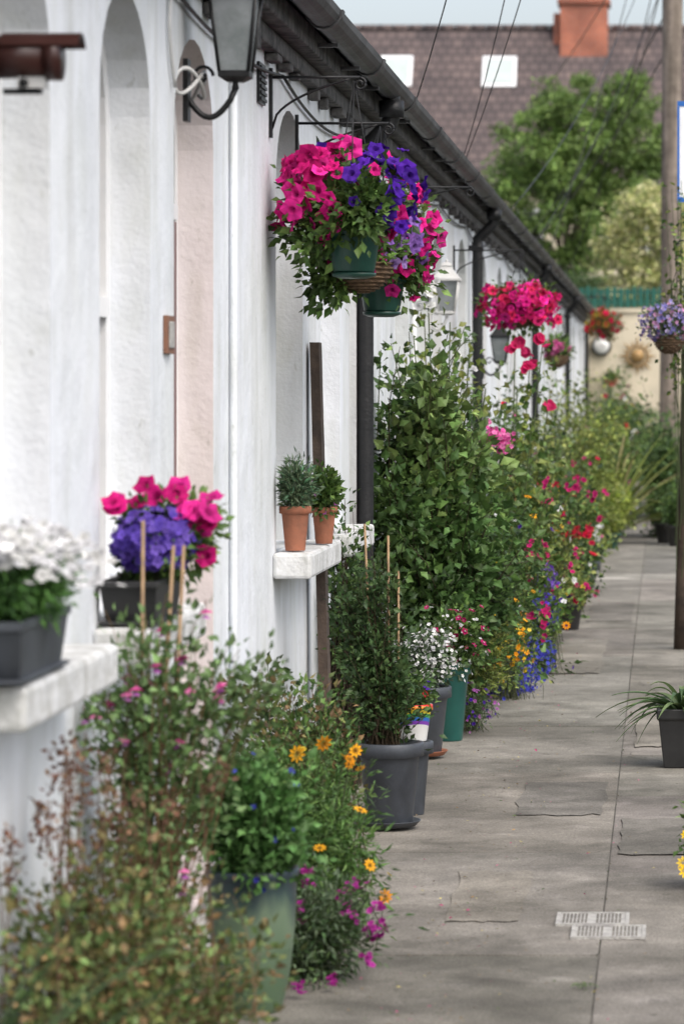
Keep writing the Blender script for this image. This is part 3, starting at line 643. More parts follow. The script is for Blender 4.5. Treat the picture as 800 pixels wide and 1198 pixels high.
tpot((-1.19, 12.02, .956), .042, .13, [(-1.19, 12.02, 1.14, .05, .08, .07)], G1, LEAF, .026, fl=(10, FLO, .01, LIL), spread=.015)

# ------------------------------------------------------------------ foreground plants
par = empty('dried_shrub'); f = MB()
tip, dr, _, _ = bush(f, (-1.08, 6.9, .0), [(-1.13, 6.7, .36, .2, .5, .24), (-1.02, 7.2, .25, .2, .4, .22)], 280, 36, .024, LEAF, GB + [(.10, .16, .05), (.12, .18, .06)], .032, .002, (.14, .09, .05), bj=.09)
for k in range(26):
    x, y = -1.15 + rng.normal() * .09, 6.75 + rng.normal() * .25; z = .60 + rng.random() * .2
    stalk(f, (x, y, .3), (x + rng.normal() * .05, y, z), .0022, (.14, .08, .05))
    n = 26; P = np.stack([x + rng.normal(0, .014, n), y + rng.normal(0, .014, n), z - rng.random(n) * .10], -1)
    f.inst(LEAF, clampx(P), nrm(rng.normal(size=(n, 3))), nrm(rng.normal(size=(n, 3))), .017, pick([(.16, .075, .05), (.10, .045, .03), (.2, .12, .07)], n))
f.obj('stems_and_seed_heads', par)
def blades(f, base, n, Ln, w, cols, spreadz=.6, droop=.5, dirs=None, wall=True):
    for i in range(n):
        a = rng.random() * 2 * math.pi if dirs is None else rng.uniform(*dirs)
        e = rng.uniform(.3, 1.2) * spreadz; L_ = Ln * rng.uniform(.6, 1.1); m = 10
        t = np.linspace(0, 1, m); dx = math.cos(a); dy = math.sin(a)
        h = L_ * math.cos(e) * t - droop * L_ * t ** 2.3 * rng.uniform(.5, 1.1); rr = L_ * math.sin(e) * t * (1 + .3 * t)
        P = np.stack([base[0] + dx * rr, base[1] + dy * rr, base[2] + h], -1); P[:, 2] = np.maximum(P[:, 2], .01)
        if wall: P[:, 0] = np.maximum(P[:, 0], -1.27)
        ww = w * np.sin(np.pi * (t * .85 + .15)) ** .6 * (1 - t ** 4); sd = np.array([-dy, dx, 0]); c = pick(cols, 1, .2)[0]
        V = np.concatenate([P - sd * ww[:, None], P + [0, 0, -.15 * w], P + sd * ww[:, None]])
        V[m:2 * m, 2] -= ww * .35
        F = [[j, j + 1, m + j + 1, m + j] for j in range(m - 1)] + [[m + j, m + j + 1, 2 * m + j + 1, 2 * m + j] for j in range(m - 1)]
        f.raw(V, [np.array(F)], 'leaf', c, True)
par = empty('cordyline_plant'); pot(par, (-1.13, 5.35, 0), .14, .28, 'potblack'); f = MB()
blades(f, (-1.13, 5.35, .3), 26, .70, .008, [(.06, .11, .04), (.045, .085, .035), (.09, .14, .05)], .9, .3); f.obj('leaf_blades', par)
par = empty('glazed_planter'); pot(par, (-.99, 8.25, 0), .108, .345, 'glaze', rb=.07, lip=.006, belly=.012, name='glazed_pot'); f = MB()
tip, dr, _, _ = bush(f, (-.99, 8.25, .32), [(-1.0, 8.22, .45, .15, .14, .12), (-1.04, 8.25, .54, .08, .1, .08, .001)], 180, 28, .032, LEAF, [(.08, .18, .05), (.065, .14, .04), (.10, .2, .06)], .022, .002, gap=.5)
P, D = sub(tip, dr, 60, .012); blooms(f, P, D, FLO, .009, BLU); f.obj('flowers', par)
par = empty('potted_fuchsia'); pot(par, (-1.15, 7.68, 0), .10, .22, 'potblack'); f = MB()
for (x0, x1, y, z) in ((-1.175, -1.163, 7.66, 1.205), (-1.16, -1.092, 7.64, 1.15), (-1.13, -1.072, 7.66, 1.15)):
    f.tube([(x0, y, .1), ((x0 + x1) / 2 + .003, y, .6), (x1, y, z)], .0042, 'bamboo', 7)
    for k in range(5): f.tube([(x0 + (x1 - x0) * k / 5, y, .1 + (z - .1) * k / 5), (x0 + (x1 - x0) * (k / 5 + .004), y, .106 + (z - .1) * k / 5)], .0054, 'bamboo', 7)
GF = [(.11, .18, .065), (.085, .145, .05), (.13, .21, .08)]
tip, dr, b0, ct = bush(f, (-1.14, 7.66, .2), [(-1.17, 7.6, .86, .09, .1, .2, 4), (-1.06, 7.66, .87, .11, .1, .15, 3.5), (-1.14, 7.64, .5, .1, .12, .2, 3), (-.94, 7.75, .86, .10, .08, .07, 2), (-1.25, 7.55, .8, .04, .1, .1, 1)], 125, 28, .027, LEAF, GF, .022, .0022, (.15, .10, .05), tmin=.3, bow=.1)
P, D = sub(tip, dr, 24, .01); P[:, 2] -= .03
for q in P: stalk(f, q + [0, 0, .03], q, .0012, (.2, .1, .08))
f.inst(T_flower(5, -.6, .8, .5), clampx(P.copy()), rng.normal(size=(24, 3)), np.tile([0, 0, 1.], (24, 1)) + rng.normal(size=(24, 3)) * .25, .017, pick(PNK, 24, .1), 'petal', 'N')
f.inst(T_flower(5, -.9, .6, .9), clampx(P - [0, 0, .012]), rng.normal(size=(24, 3)), np.tile([0, 0, 1.], (24, 1)) + rng.normal(size=(24, 3)) * .2, .011, pick(LIL, 24, .1), 'petal', 'N')
f.obj('stems_leaves_flowers', par)
par = empty('gazania_plant'); f = MB()
tip, dr, _, _ = bush(f, (-1.0, 9.4, .0), [(-1.0, 9.4, .33, .19, .28, .2), (-.86, 9.15, .2, .12, .2, .16), (-1.12, 9.3, .42, .14, .2, .14)], 360, 30, .034, NARROW, [(.075, .15, .035), (.055, .115, .03), (.10, .17, .045)], .026, .002, bj=.07, gap=.45)
P, D = at([(-.97, 9.3, .52), (-.9, 9.25, .53), (-.86, 9.3, .52), (-.84, 9.2, .49), (-.83, 9.1, .51), (-.82, 9.25, .46), (-.83, 9.1, .38), (-.90, 9.0, .29), (-.7, 8.9, .2), (-.78, 9.0, .25), (-.84, 9.05, .53)], .014)
for q in P: stalk(f, q - [0.03, -.05, .15], q, .0016)
blooms(f, P, D, DAISY, .022, ORA, center=[(.25, .12, .01)], jit=.7); P, D = sub(tip, dr, 8, .02); blooms(f, P, D, DAISY, .013, YEL); f.obj('leaves_and_flowers', par)
par = empty('purple_erysimum'); f = MB()
tip, dr, _, _ = bush(f, (-.93, 8.75, 0), [(-.87, 8.7, .13, .17, .2, .13)], 180, 26, .028, NARROW, GG + GD, .022, .0018, bj=.05)
P, D = sub(tip[tip[:, 2] > .12], dr[tip[:, 2] > .12], 12, .03); P = np.repeat(P, 9, 0) + rng.normal(size=(12 * 9, 3)) * [.010, .010, .012]
P2, D2 = at([(-.72, 8.6, .2), (-.70, 8.65, .13), (-.74, 8.5, .08), (-.82, 8.5, .03), (-.9, 8.4, .03), (-.78, 8.7, .24)], .010, 8)
P = np.concatenate([P, P2]); blooms(f, P, np.tile([0, -.3, .5], (len(P), 1)), FLO, .0095, [(.32, .02, .22), (.42, .04, .3), (.24, .01, .15)]); f.obj('leaves_and_flowers', par)
par = empty('bronze_shrub'); f = MB()
bush(f, (-1.1, 10.5, 0), [(-1.1, 10.5, .38, .15, .4, .25), (-1.18, 9.9, .5, .08, .2, .2)], 210, 28, .028, LEAF, GB + GD + G1, .028, .0022, (.12, .07, .04), bj=.08); f.obj('leaves', par)
par = empty('potted_jasmine'); pot(par, (-.93, 11.65, .012), .105, .285, 'potgrey', rb=.078, saucer='potgrey'); f = MB()
for (x0, x1, z) in ((-.98, -1.015, 1.04), (-.93, -.935, 1.0), (-.9, -.90, .88)): f.tube([(x0, 11.65, .2), (x1, 11.65, z)], .004, 'bamboo', 7)
bush(f, (-.95, 11.65, .26), [(-1.01, 11.65, .62, .1, .1, .30, 4), (-.92, 11.65, .5, .11, .1, .17, 3), (-.97, 11.65, .86, .07, .07, .1, 1), (-1.08, 11.65, .78, .05, .07, .08, .6)], 170, 28, .027, LEAF, GD, .022, .002, (.05, .035, .02), bow=.05, up=.2, gap=.7, surf=1.5); f.obj('canes_and_leaves', par)
# rainbow pot
m, nt, out = newmat('rainbow_paint'); L = nt.links.new
tc = N(nt, 'ShaderNodeTexCoord'); mp = N(nt, 'ShaderNodeMapping'); mp.inputs['Location'].default_value = (.86, -12.0, -.16)
vl = N(nt, 'ShaderNodeVectorMath', operation='LENGTH'); L(tc.outputs['Object'], mp.inputs[0]); L(mp.outputs[0], vl.inputs[0])
r = N(nt, 'ShaderNodeValToRGB'); r.color_ramp.interpolation = 'CONSTANT'; mr = N(nt, 'ShaderNodeMapRange'); mr.inputs[1].default_value = .14; mr.inputs[2].default_value = .25
L(vl.outputs['Value'], mr.inputs[0]); L(mr.outputs[0], r.inputs[0]); e = r.color_ramp.elements; e[0].color = (.7, .7, .68, 1); e[1].position = .9; e[1].color = (.7, .7, .68, 1)
for q, c in ((.2, (.2, .05, .4)), (.32, (.03, .15, .5)), (.44, (.05, .35, .1)), (.56, (.75, .6, .04)), (.68, (.75, .25, .02)), (.79, (.6, .03, .03))):
    x = e.new(q); x.color = rgba(c)
p = N(nt, 'ShaderNodeBsdfPrincipled'); p.inputs['Roughness'].default_value = .35; L(r.outputs[0], p.inputs['Base Color']); L(p.outputs[0], out.inputs[0]); M['rainbow'] = m
par = empty('rainbow_flower_pot'); pot(par, (-.875, 12.05, .26), .062, .13, 'rainbow', lip=.003); pot(par, (-.89, 12.05, .0), .07, .259, 'potgrey', name='stand_pot'); f = MB()
tip, dr, _, _ = bush(f, (-.875, 12.05, .37), [(-.875, 12.05, .44, .06, .06, .05)], 40, 16, .025, LEAF, G1, .012, .0015); P, D = sub(tip, dr, 14, .01); blooms(f, P, D, FLO, .012, PUR + RED); f.obj('pansies', par)
par = empty('potted_alyssum'); pot(par, (-.975, 13.9, .012), .105, .28, 'potgrey', rb=.075, saucer='terra'); f = MB()
tip, dr, _, _ = bush(f, (-.97, 13.9, .25), [(-.95, 13.88, .42, .12, .12, .11)], 110, 22, .026, LEAF, GG, .02, .0015)
P, D = sub(tip, dr, 480, .01); blooms(f, P, D, FLO, .009, WHI); f.obj('white_flowers', par)
par = empty('teal_planter'); pot(par, (-.915, 14.6, .0), .09, .34, 'potteal', rb=.06, lip=.008); f = MB()
tip, dr, _, _ = bush(f, (-.915, 14.6, .3), [(-.87, 14.55, .44, .12, .12, .12)], 110, 24, .026, LEAF, G1, .02, .0015)
P, D = sub(tip, dr, 46, .02); blooms(f, P, D, FLO, .016, CRI, center=[(.7, .5, .5)]); P, D = sub(tip, dr, 50, .01); blooms(f, P, D, FLO, .008, WHI); f.obj('flowers', par)
par = empty('wall_climber'); f = MB()
bush(f, (-1.22, 12.95, 0), [(-1.2, 12.95, .75, .06, .22, .3), (-1.15, 13.2, .4, .1, .25, .3)], 200, 26, .034, LEAF, GD + G1, .03, .003, (.06, .04, .03), bj=.05)
f.obj('leaves', par)
# big climbing shrub: several loose clumps of different brightness with long shoots
par = empty('camellia_shrub'); f = MB()
CB = [(.052, .105, .028), (.040, .082, .023), (.075, .135, .035)]; CL = [(.10, .16, .045), (.13, .19, .055), (.08, .14, .04)]
for cl, nb, cc, LL in (([(-1.14, 15.4, 1.38, .12, .35, .20), (-1.05, 15.3, 1.08, .17, .4, .2)], 105, CB, .05), ([(-.9, 15.2, .82, .22, .4, .17), (-1.16, 14.7, .95, .11, .3, .3)], 95, CB, .056),
                        ([(-.80, 15.5, .58, .2, .35, .22)], 75, GD + CB, .045), ([(-.86, 15.4, 1.2, .12, .25, .16), (-1.0, 15.1, 1.5, .12, .2, .12), (-1.08, 15.0, 1.15, .1, .15, .12)], 55, CL, .06), ([(-1.0, 15.0, .5, .2, .25, .2)], 60, CB, .05)):
    bush(f, (-1.08, 15.4, 0), cl, nb, 28, LL, BROAD, cc, .05, .0042, (.06, .045, .03), bj=.06, up=.6, gap=.85, wob=.10, tmin=.55)
for k in range(20):
    a = np.array([-1.08 + rng.normal() * .07, 15.3, .9 + rng.random() * .4]); b = a + [rng.uniform(-.14, .26), rng.normal() * .1, .3 + rng.random() * .38]; b[0] = max(b[0], -1.26); b[2] = min(b[2], 1.86)
    stalk(f, a, b, .003, (.08, .09, .04), bow=.05); n = 15; t = np.linspace(.25, 1, n)[:, None]; P = a * (1 - t) + b * t + rng.normal(size=(n, 3)) * .016; P[:, 2] += (4 * t * (1 - t) * .05)[:, 0]
    f.inst(BROAD, clampx(P), nrm(rng.normal(size=(n, 3)) + [0, 0, -.1]), nrm(rng.normal(size=(n, 3)) * .5 + [0, -.2, 1]), .055 * (1.2 - .5 * t[:, 0]), pick(CL + CB, n))
f.obj('branches_and_leaves', par)
par = empty('fern_plant'); f = MB()
bush(f, (-.9, 15.6, 0), [(-.84, 15.6, .34, .17, .25, .2)], 190, 30, .03, NARROW, GY, .02, .0018, bj=.05); f.obj('fronds', par)
par = empty('white_hollyhock'); f = MB()
for (x, y, z) in ((-1.12, 16.3, 1.96), (-1.02, 16.4, 1.82), (-.93, 16.5, 1.72), (-1.18, 16.2, 1.75), (-.86, 16.6, 1.5)):
    stalk(f, (-1.05, 16.4, 0), (x, y, z), .005, (.09, .12, .05))
    n = 90; t = .45 + .55 * rng.random(n); P = np.array([-1.05, 16.4, 0]) * (1 - t[:, None]) + np.array([x, y, z]) * t[:, None]; P += rng.normal(size=(n, 3)) * [.05, .05, .015]
    f.inst(BROAD, clampx(P), nrm(rng.normal(size=(n, 3)) + [0, 0, -.1]), nrm(rng.normal(size=(n, 3)) * .5 + [0, -.2, 1]), .07 * (1.35 - t) + .02, pick(GY + [(.11, .15, .07)], n))
P, D = at([(-1.16, 16.3, 1.93), (-1.12, 16.3, 1.9), (-1.1, 16.3, 1.98)], .02, 4); blooms(f, P, D, ROSE, .03, WHI)
P, D = at([(-.86, 16.6, 1.05), (-.84, 16.6, 1.15), (-.93, 16.5, 1.62)], .03, 2); blooms(f, P, D, ROSE, .03, WHI); f.obj('stems_leaves_flowers', par)
par = empty('pink_hollyhock'); f = MB()
for (x, y, z) in ((-.8, 18.5, 1.73), (-.72, 18.6, 1.70), (-.65, 18.5, 1.76), (-.62, 18.7, 1.45), (-.9, 18.4, 1.3), (-.7, 18.3, 1.35), (-.56, 18.6, 1.2), (-.78, 18.3, 1.5)):
    stalk(f, (-.83, 18.5, 0), (x, y, z), .0045, (.09, .12, .05))
    n = 70; t = .4 + .55 * rng.random(n); P = np.array([-.83, 18.5, 0]) * (1 - t[:, None]) + np.array([x, y, z]) * t[:, None]; P += rng.normal(size=(n, 3)) * [.05, .05, .015]
    f.inst(BROAD, clampx(P), nrm(rng.normal(size=(n, 3)) + [0, 0, -.1]), nrm(rng.normal(size=(n, 3)) * .5 + [0, -.2, 1]), .08 * (1.3 - t) + .015, pick(GY + G1, n))
P, D = at([(-.79, 18.45, 1.74), (-.81, 18.45, 1.71), (-.72, 18.5, 1.67), (-.73, 18.5, 1.63), (-.65, 18.45, 1.75), (-.62, 18.6, 1.4)], .016, 4); blooms(f, P, D, ROSE, .03, [(.7, .03, .16), (.6, .02, .12)])
f.obj('stems_leaves_flowers', par)
def border(y, x, h, rx, ry, cols, fl, nm='flowering_border_plant', nbr=170, lpb=24, L=.036, T=LEAF, extra=None, wall=True, gap=.7):
    par = empty(nm); f = MB()
    tip, dr, _, _ = bush(f, (x - .08, y, 0), [(x - .06, y, h * .62, rx, ry, h * .4), (x, y - .1, h * .28, rx * 1.05, ry * 1.05, h * .28)], nbr, lpb, L, T, cols, .035, .0028, bj=.08, gap=gap, wall=wall, wob=.06)
    for (k, TT, s, cc) in fl: P, D = sub(tip, dr, k, .03); blooms(f, P, D, TT, s, cc)
    for (pts, j, n, TT, s, cc) in (extra or []):
        P, D = at(pts, j, n); blooms(f, P, D, TT, s, cc)
    f.obj('leaves_and_flowers', par)
border(16.9, -.88, 1.15, .24, .4, GD + G1, [(10, FLO, .02, CRI), (20, DAISY, .02, ORA), (14, DAISY, .016, YEL)], extra=[([(-.83, 16.9, 1.27), (-.86, 16.9, 1.25), (-.80, 16.9, 1.24), (-.83, 16.8, 1.29), (-.78, 16.8, 1.25)], .024, 26, FLO, .014, PNK)], nm='mixed_flower_plant', nbr=200)
stk = MB(); [stalk(stk, (-.9, 16.9, .6), (-.83 + dx, 16.9, 1.24), .003) for dx in (-.03, 0, .03)]; n = 90
P = np.array([-.86, 16.9, 1.1]) + rng.normal(size=(n, 3)) * [.05, .06, .08]; stk.inst(LEAF, P, nrm(rng.normal(size=(n, 3))), nrm(rng.normal(size=(n, 3)) + [0, 0, 1]), .05, pick(G1, n)); stk.obj('hydrangea_plant')
border(18.2, -.78, 1.0, .24, .45, G1, [(44, FLO, .018, PUR), (30, DAISY, .022, ORA), (14, FLO, .018, RED), (16, FLO, .016, WHI)], nm='mixed_flower_plant', nbr=210, L=.045)
border(20.2, -.72, 1.2, .24, .55, GY, [(20, FLO, .022, WHI), (34, FLO, .022, CRI), (16, FLO, .02, RED), (12, DAISY, .02, YEL)], nm='mixed_flower_plant', nbr=220)
border(22.5, -.66, 1.05, .22, .55, G1 + GD, [(22, ROSE, .028, RED), (12, FLO, .02, WHI)], extra=[([(-.6, 22, .56), (-.52, 22, .58), (-.49, 22, .57)], .02, 6, ROSE, .03, RED)], nm='red_rose_bush', nbr=210, L=.05)
border(25, -.72, 1.2, .26, .7, G1 + GY, [(20, FLO, .02, PNK), (12, FLO, .018, WHI)], nm='mixed_flower_plant', nbr=240, L=.042)
border(23.5, -1.0, 1.5, .2, .8, GD + G1, [(12, FLO, .022, PNK)], nm='climbing_rose', nbr=210, L=.05)
border(19.5, -1.08, 1.35, .16, .8, GD, [(10, FLO, .02, WHI)], nm='climbing_rose', nbr=180, L=.05)
def cushion(c, r, cl, nm, s=.010, n=420, cols=G1):
    par = empty(nm); f = MB(); tip, dr, _, _ = bush(f, (c[0], c[1], 0), [(c[0], c[1], c[2], r[0], r[1], r[2])], 80, 18, .022, NARROW, cols, .02, .0015, bj=.05)
    d = nrm(rng.normal(size=(n, 3)) + [0, 0, .2]); P = np.array(c) + d * np.array(r) * (1 + rng.normal(0, .16, (n, 1))); blooms(f, P, d, FLO, s, cl); f.obj('flowers', par)
cushion((-.77, 16.9, .08), (.15, .35, .1), BLU, 'blue_lobelia', .012, 700)
cushion((-.66, 18.0, .10), (.08, .3, .09), BLU, 'blue_lobelia', .012, 240)
cushion((-.64, 18.3, .30), (.07, .25, .1), BLU + PUR, 'blue_lobelia', .013, 200)
cushion((-.74, 16.5, .25), (.09, .2, .12), YEL + ORA, 'marigold_plant', .015, 60)
cushion((-.66, 18.8, .44), (.08, .25, .1), [(.12, .04, .4), (.2, .1, .5)], 'violet_plant', .015, 130)
cushion((-.86, 15.0, .1), (.12, .3, .1), PUR + LIL, 'violet_plant', .009, 110, GD)
# small pots standing at the edge of the border
for (x, y, r_, h, mk, cc, fc) in ((-.70, 19.6, .07, .15, 'terra', G1, ORA), (-.58, 21.3, .08, .17, 'potblack', GY, CRI), (-.60, 23.6, .09, .18, 'terra', G1, WHI), (-.58, 25.8, .09, .2, 'potgrey', GD, PNK)):
    par = empty('small_potted_flower'); pot(par, (x, y, 0), r_, h, mk); f = MB(); tip, dr, _, _ = bush(f, (x, y, h * .85), [(x, y, h + .1, .11, .12, .1)], 50, 20, .032, LEAF, cc, .02, .0018)
    P, D = sub(tip, dr, 16, .015); blooms(f, P, D, FLO, .018, fc); f.obj('flowers', par)
par = empty('airy_salvia_plant'); f = MB()
for k in range(110):
    y = rng.uniform(15.8, 25); x0 = -.80 + rng.normal() * .06; x1 = x0 + rng.uniform(.05, .36); z1 = rng.uniform(.1, 1.05)
    stalk(f, (x0, y, .1), (x1, y - rng.random() * .3, z1), .0022, bow=.06); q = np.array([x1, y - .1, z1]); n = 16
    f.inst(LEAF, clampx(np.array([x0, y, .1]) + (q - [x0, y, .1]) * rng.random((n, 1)) + rng.normal(size=(n, 3)) * .02), nrm(rng.normal(size=(n, 3))), nrm(rng.normal(size=(n, 3)) + [0, 0, 1]), .032, pick(G1 + GY, n))
    if k % 2 == 0: P, D = at([q], .014, 3); blooms(f, P, D, FLO, .018, [CRI, RED, CRI, PNK][k % 4])
f.obj('stems_and_flowers', par)
border(28.5, -.85, 1.45, .24, .8, GY + GG, [(10, FLO, .02, WHI)], nbr=240, lpb=26, L=.045, nm='garden_bush')
border(31, -.68, 1.55, .36, 1.0, GY, [(14, FLO, .025, YEL)], nbr=300, lpb=28, L=.05, nm='garden_bush')
par = empty('phormium_plant'); f = MB(); blades(f, (-.5, 33, .1), 80, 1.3, .018, GY + [(.24, .2, .10)], .9, .35); f.obj('leaf_blades', par)
border(35, -.55, 1.1, .28, 1.0, GD + G1, [], nbr=200, L=.05, nm='garden_bush')
border(41, -.62, 1.3, .38, 1.6, G1 + GY, [(18, FLO, .03, PNK)], nbr=240, L=.06, nm='garden_bush')
border(48, -.66, 1.5, .42, 1.8, GD + G1, [(18, FLO, .04, RED)], nbr=260, L=.07, nm='garden_bush')
par = empty('yellow_green_potted_plant'); pot(par, (-.5, 32.0, 0), .105, .15, 'potgreen'); f = MB(); bush(f, (-.5, 32, .13), [(-.5, 32, .45, .19, .2, .26)], 120, 24, .04, LEAF, [(.28, .34, .06), (.19, .25, .045)], .03, .002); f.obj('leaves', par)
par = empty('white_potted_plant'); pot(par, (-.62, 28.0, 0.22), .12, .17, 'potwhite', rb=.1); pot(par, (-.62, 28.0, 0), .12, .219, 'potgrey', rb=.11, name='stand'); f = MB(); tip, dr, _, _ = bush(f, (-.62, 28, .37), [(-.62, 28, .45, .12, .12, .08)], 60, 20, .035, LEAF, G1, .02, .002); P, D = sub(tip, dr, 10, .02); blooms(f, P, D, ROSE, .03, RED + PNK); f.obj('flowers', par)
# right-hand plants
border(34.6, .10, 1.3, .22, .7, GD + G1, [], nbr=260, L=.055, nm='evergreen_shrub', wall=False)
border(40, .06, 1.25, .26, 1.2, G1 + GD, [(14, FLO, .03, PNK)], nbr=200, L=.06, nm='evergreen_shrub', wall=False)
border(47, -.02, 1.0, .26, 1.2, GY + G1, [(24, FLO, .03, WHI)], nbr=160, L=.06, nm='evergreen_shrub', wall=False)
for (x, y, r_) in ((.02, 33.2, .1), (.13, 32.6, .1)):
    par = empty('potted_evergreen'); pot(par, (x, y, 0), r_, .2, 'potblack'); f = MB(); bush(f, (x, y, .18), [(x, y, .38, .15, .15, .16)], 80, 20, .04, LEAF, GD + G1, .03, .002, wall=False); f.obj('leaves', par)
par = empty('potted_agapanthus'); mb = MB()
V = []
for (k, z) in ((.78, 0), (.97, .19), (1.05, .195), (1.05, .235), (.93, .235), (.92, .2)): V += [(.085 + sx * .105 * k, 13.6 + sy * .105 * k, z) for (sx, sy) in ((-1, -1), (1, -1), (1, 1), (-1, 1))]
mb.raw(V, [np.array([[i * 4 + k, i * 4 + (k + 1) % 4, (i + 1) * 4 + (k + 1) % 4, (i + 1) * 4 + k] for i in range(5) for k in range(4)] + [[3, 2, 1, 0]])], 'potblack'); mb.raw(V[20:24], [np.arange(4)], 'soil'); mb.obj('square_pot', par, bevel=.005)
f = MB(); blades(f, (.08, 13.6, .22), 34, .32, .014, [(.10, .17, .07), (.075, .135, .055), (.14, .2, .08)], .9, .8, wall=False); blades(f, (.06, 13.55, .22), 7, .26, .014, [(.12, .19, .08)], 1.1, 1.3, dirs=(2.4, 3.9), wall=False)
f.obj('strap_leaves', par)
par = empty('yellow_potted_plant'); pot(par, (.17, 10.3, 0), .08, .14, 'terra'); f = MB(); tip, dr, _, _ = bush(f, (.17, 10.3, .12), [(.15, 10.25, .2, .09, .12, .1)], 70, 20, .03, LEAF, G1, .02, .002, wall=False); P, D = at([(.065, 9.9, .12), (.08, 9.9, .2)], .008, 2); blooms(f, P, D, DAISY, .022, YEL, wall=False)
for q in P: stalk(f, (.15, 10.2, .12), q, .0018)
f.obj('flowers', par)

# ------------------------------------------------------------------ poles, wires, sign
def pole(p, q, r0, r1, mk, nm):
    mb = MB(); t = np.linspace(0, 1, 14)[:, None]; P = np.array(p) * (1 - t) + np.array(q) * t
    P[:, 0] += np.sin(t[:, 0] * 5) * .006; mb.tube(P, np.linspace(r0, r1, 14), mk, 18); return mb
mb = pole((.04, 36, 0), (.125, 36, 7.4), .095, .115, 'pole', 'utility_pole')
mb.box(-.35, .6, 35.95, 36.03, 6.6, 6.7, 'pole')
for k in (-.3, -.1, .35, .55): mb.lathe((k, 35.99, 6.7), [(.02, 0), (.03, .04), (.02, .06), (.028, .1), (.001, .11)], 'potwhite', 10)
mb.obj('utility_pole')
pole((.108, 19.7, 0), (.23, 19.7, 5.0), .048, .042, 'wood', '').obj('wooden_post')
par = empty('post_climber'); f = MB()
for k in range(16):
    a = (.12 + rng.normal() * .02, 19.6, .4 + rng.random() * 1.2); b = (.11 + rng.uniform(-.10, .1), 19.5, 1.95 + rng.random() * .75); stalk(f, a, b, .0025)
    n = 26; t = .5 + .5 * rng.random((n, 1)); P = np.array(a) * (1 - t) + np.array(b) * t + rng.normal(size=(n, 3)) * .03
    f.inst(LEAF, P, nrm(rng.normal(size=(n, 3))), nrm(rng.normal(size=(n, 3)) + [0, 0, 1]), .04, pick(G1 + GY, n))
f.obj('twigs', par)
mb = MB(); mb.tube([(.14, 19.68, 2.35), (.1, 19.55, 2.35), (.06, 19.5, 2.3), (.1, 19.6, 2.25)], .006, 'black', 6); mb.obj('basket_bracket')
mb = MB(); mb.box(.082, .56, 19.600, 19.605, 2.57, 3.15, 'white'); mb.box(.082, .56, 19.5965, 19.5995, 2.57, 2.60, 'blue'); mb.box(.082, .56, 19.5965, 19.5995, 3.12, 3.15, 'blue')
mb.box(.082, .095, 19.5965, 19.5995, 2.602, 3.118, 'blue'); mb.box(.547, .56, 19.5965, 19.5995, 2.602, 3.118, 'blue'); mb.box(.16, .48, 19.5965, 19.5995, 2.72, 2.76, 'blue'); mb.box(.16, .48, 19.5965, 19.5995, 2.82, 2.98, 'blue')
mb.box(.16, .2, 19.606, 19.66, 2.6, 3.1, 'meter'); mb.obj('street_sign')
mb = MB()
wire(mb, (-1.12, 15.5, 2.80), (.5, 5, 6.5), .5); wire(mb, (-1.12, 19.2, 2.80), (.5, 6, 7.0), .6); wire(mb, (-1.12, 19.4, 2.80), (.9, 6, 7.4), .6)
wire(mb, (-1.12, 25, 2.80), (.1, 36, 6.7), .35, .004); wire(mb, (-1.14, 34, 2.85), (-.1, 36, 6.75), .2, .005); wire(mb, (-1.14, 31, 2.85), (.35, 36, 6.75), .3, .005)
wire(mb, (-1.3, 44, 2.85), (.1, 36, 6.6), .4, .006); wire(mb, (-3.0, 60, 3.6), (.1, 36, 5.6), .4, .008); wire(mb, (-3.3, 60, 3.2), (.12, 36, 5.2), .4, .008); wire(mb, (-5, 97, 9), (.1, 36, 6.9), .8, .009); wire(mb, (-2, 97, 8), (.1, 36, 6.2), .8, .009)
mb.obj('overhead_wires')

# ------------------------------------------------------------------ end of lane
mb = MB(); mb.box(-1.9, 4.9, 57.22, 57.5, -.1, 2.78, 'cream'); mb.box(-1.9, 4.9, 57.18, 57.54, 2.782, 2.85, 'cream'); mb.obj('end_wall')
mb = MB()
for k in range(60): mb.box(-1.4 + k * .11, -1.4 + k * .11 + .075, 57.34, 57.36, 2.86, 3.2 + .02 * math.sin(k * 1.7), 'fence')
mb.box(-1.4, 5.2, 57.362, 57.39, 2.93, 2.98, 'fence'); mb.box(-1.4, 5.2, 57.362, 57.39, 3.1, 3.15, 'fence'); mb.obj('green_picket_fence')
mb = MB(); sc = (-.43, 57.19, 2.05)
mb.tube([(sc[0], 57.215, sc[2]), (sc[0], 57.16, sc[2])], .12, 'gold', 28)
for k in range(16):
    a = 2 * math.pi * k / 16; ca, sa = math.cos(a), math.sin(a); r2 = .34 if k % 2 == 0 else .27
    V = [(sc[0] + .145 * ca - .03 * sa, 57.185, sc[2] + .145 * sa + .03 * ca), (sc[0] + .145 * ca + .03 * sa, 57.185, sc[2] + .145 * sa - .03 * ca), (sc[0] + r2 * ca, 57.19, sc[2] + r2 * sa), (sc[0] + .17 * ca, 57.16, sc[2] + .17 * sa)]
    mb.raw(V, [np.array([[0, 2, 3], [3, 2, 1], [0, 3, 1]])], 'gold')
mb.obj('sun_wall_ornament')
mb = MB(); cc = (-1.03, 2.22); mb.tube([(cc[0], 57.215, cc[1]), (cc[0], 57.13, cc[1])], .17, 'black', 30); mb.tube([(cc[0], 57.129, cc[1]), (cc[0], 57.12, cc[1])], .135, 'clockface', 30)
mb.box(cc[0] - .006, cc[0] + .006, 57.112, 57.117, cc[1], cc[1] + .1, 'black'); mb.box(cc[0], cc[0] + .07, 57.106, 57.111, cc[1] - .006, cc[1] + .006, 'black'); mb.obj('wall_clock')
border(55.5, -.5, 1.5, .5, .8, GD + G1, [(30, FLO, .05, PNK + WHI)], nbr=200, L=.08, nm='garden_bush')
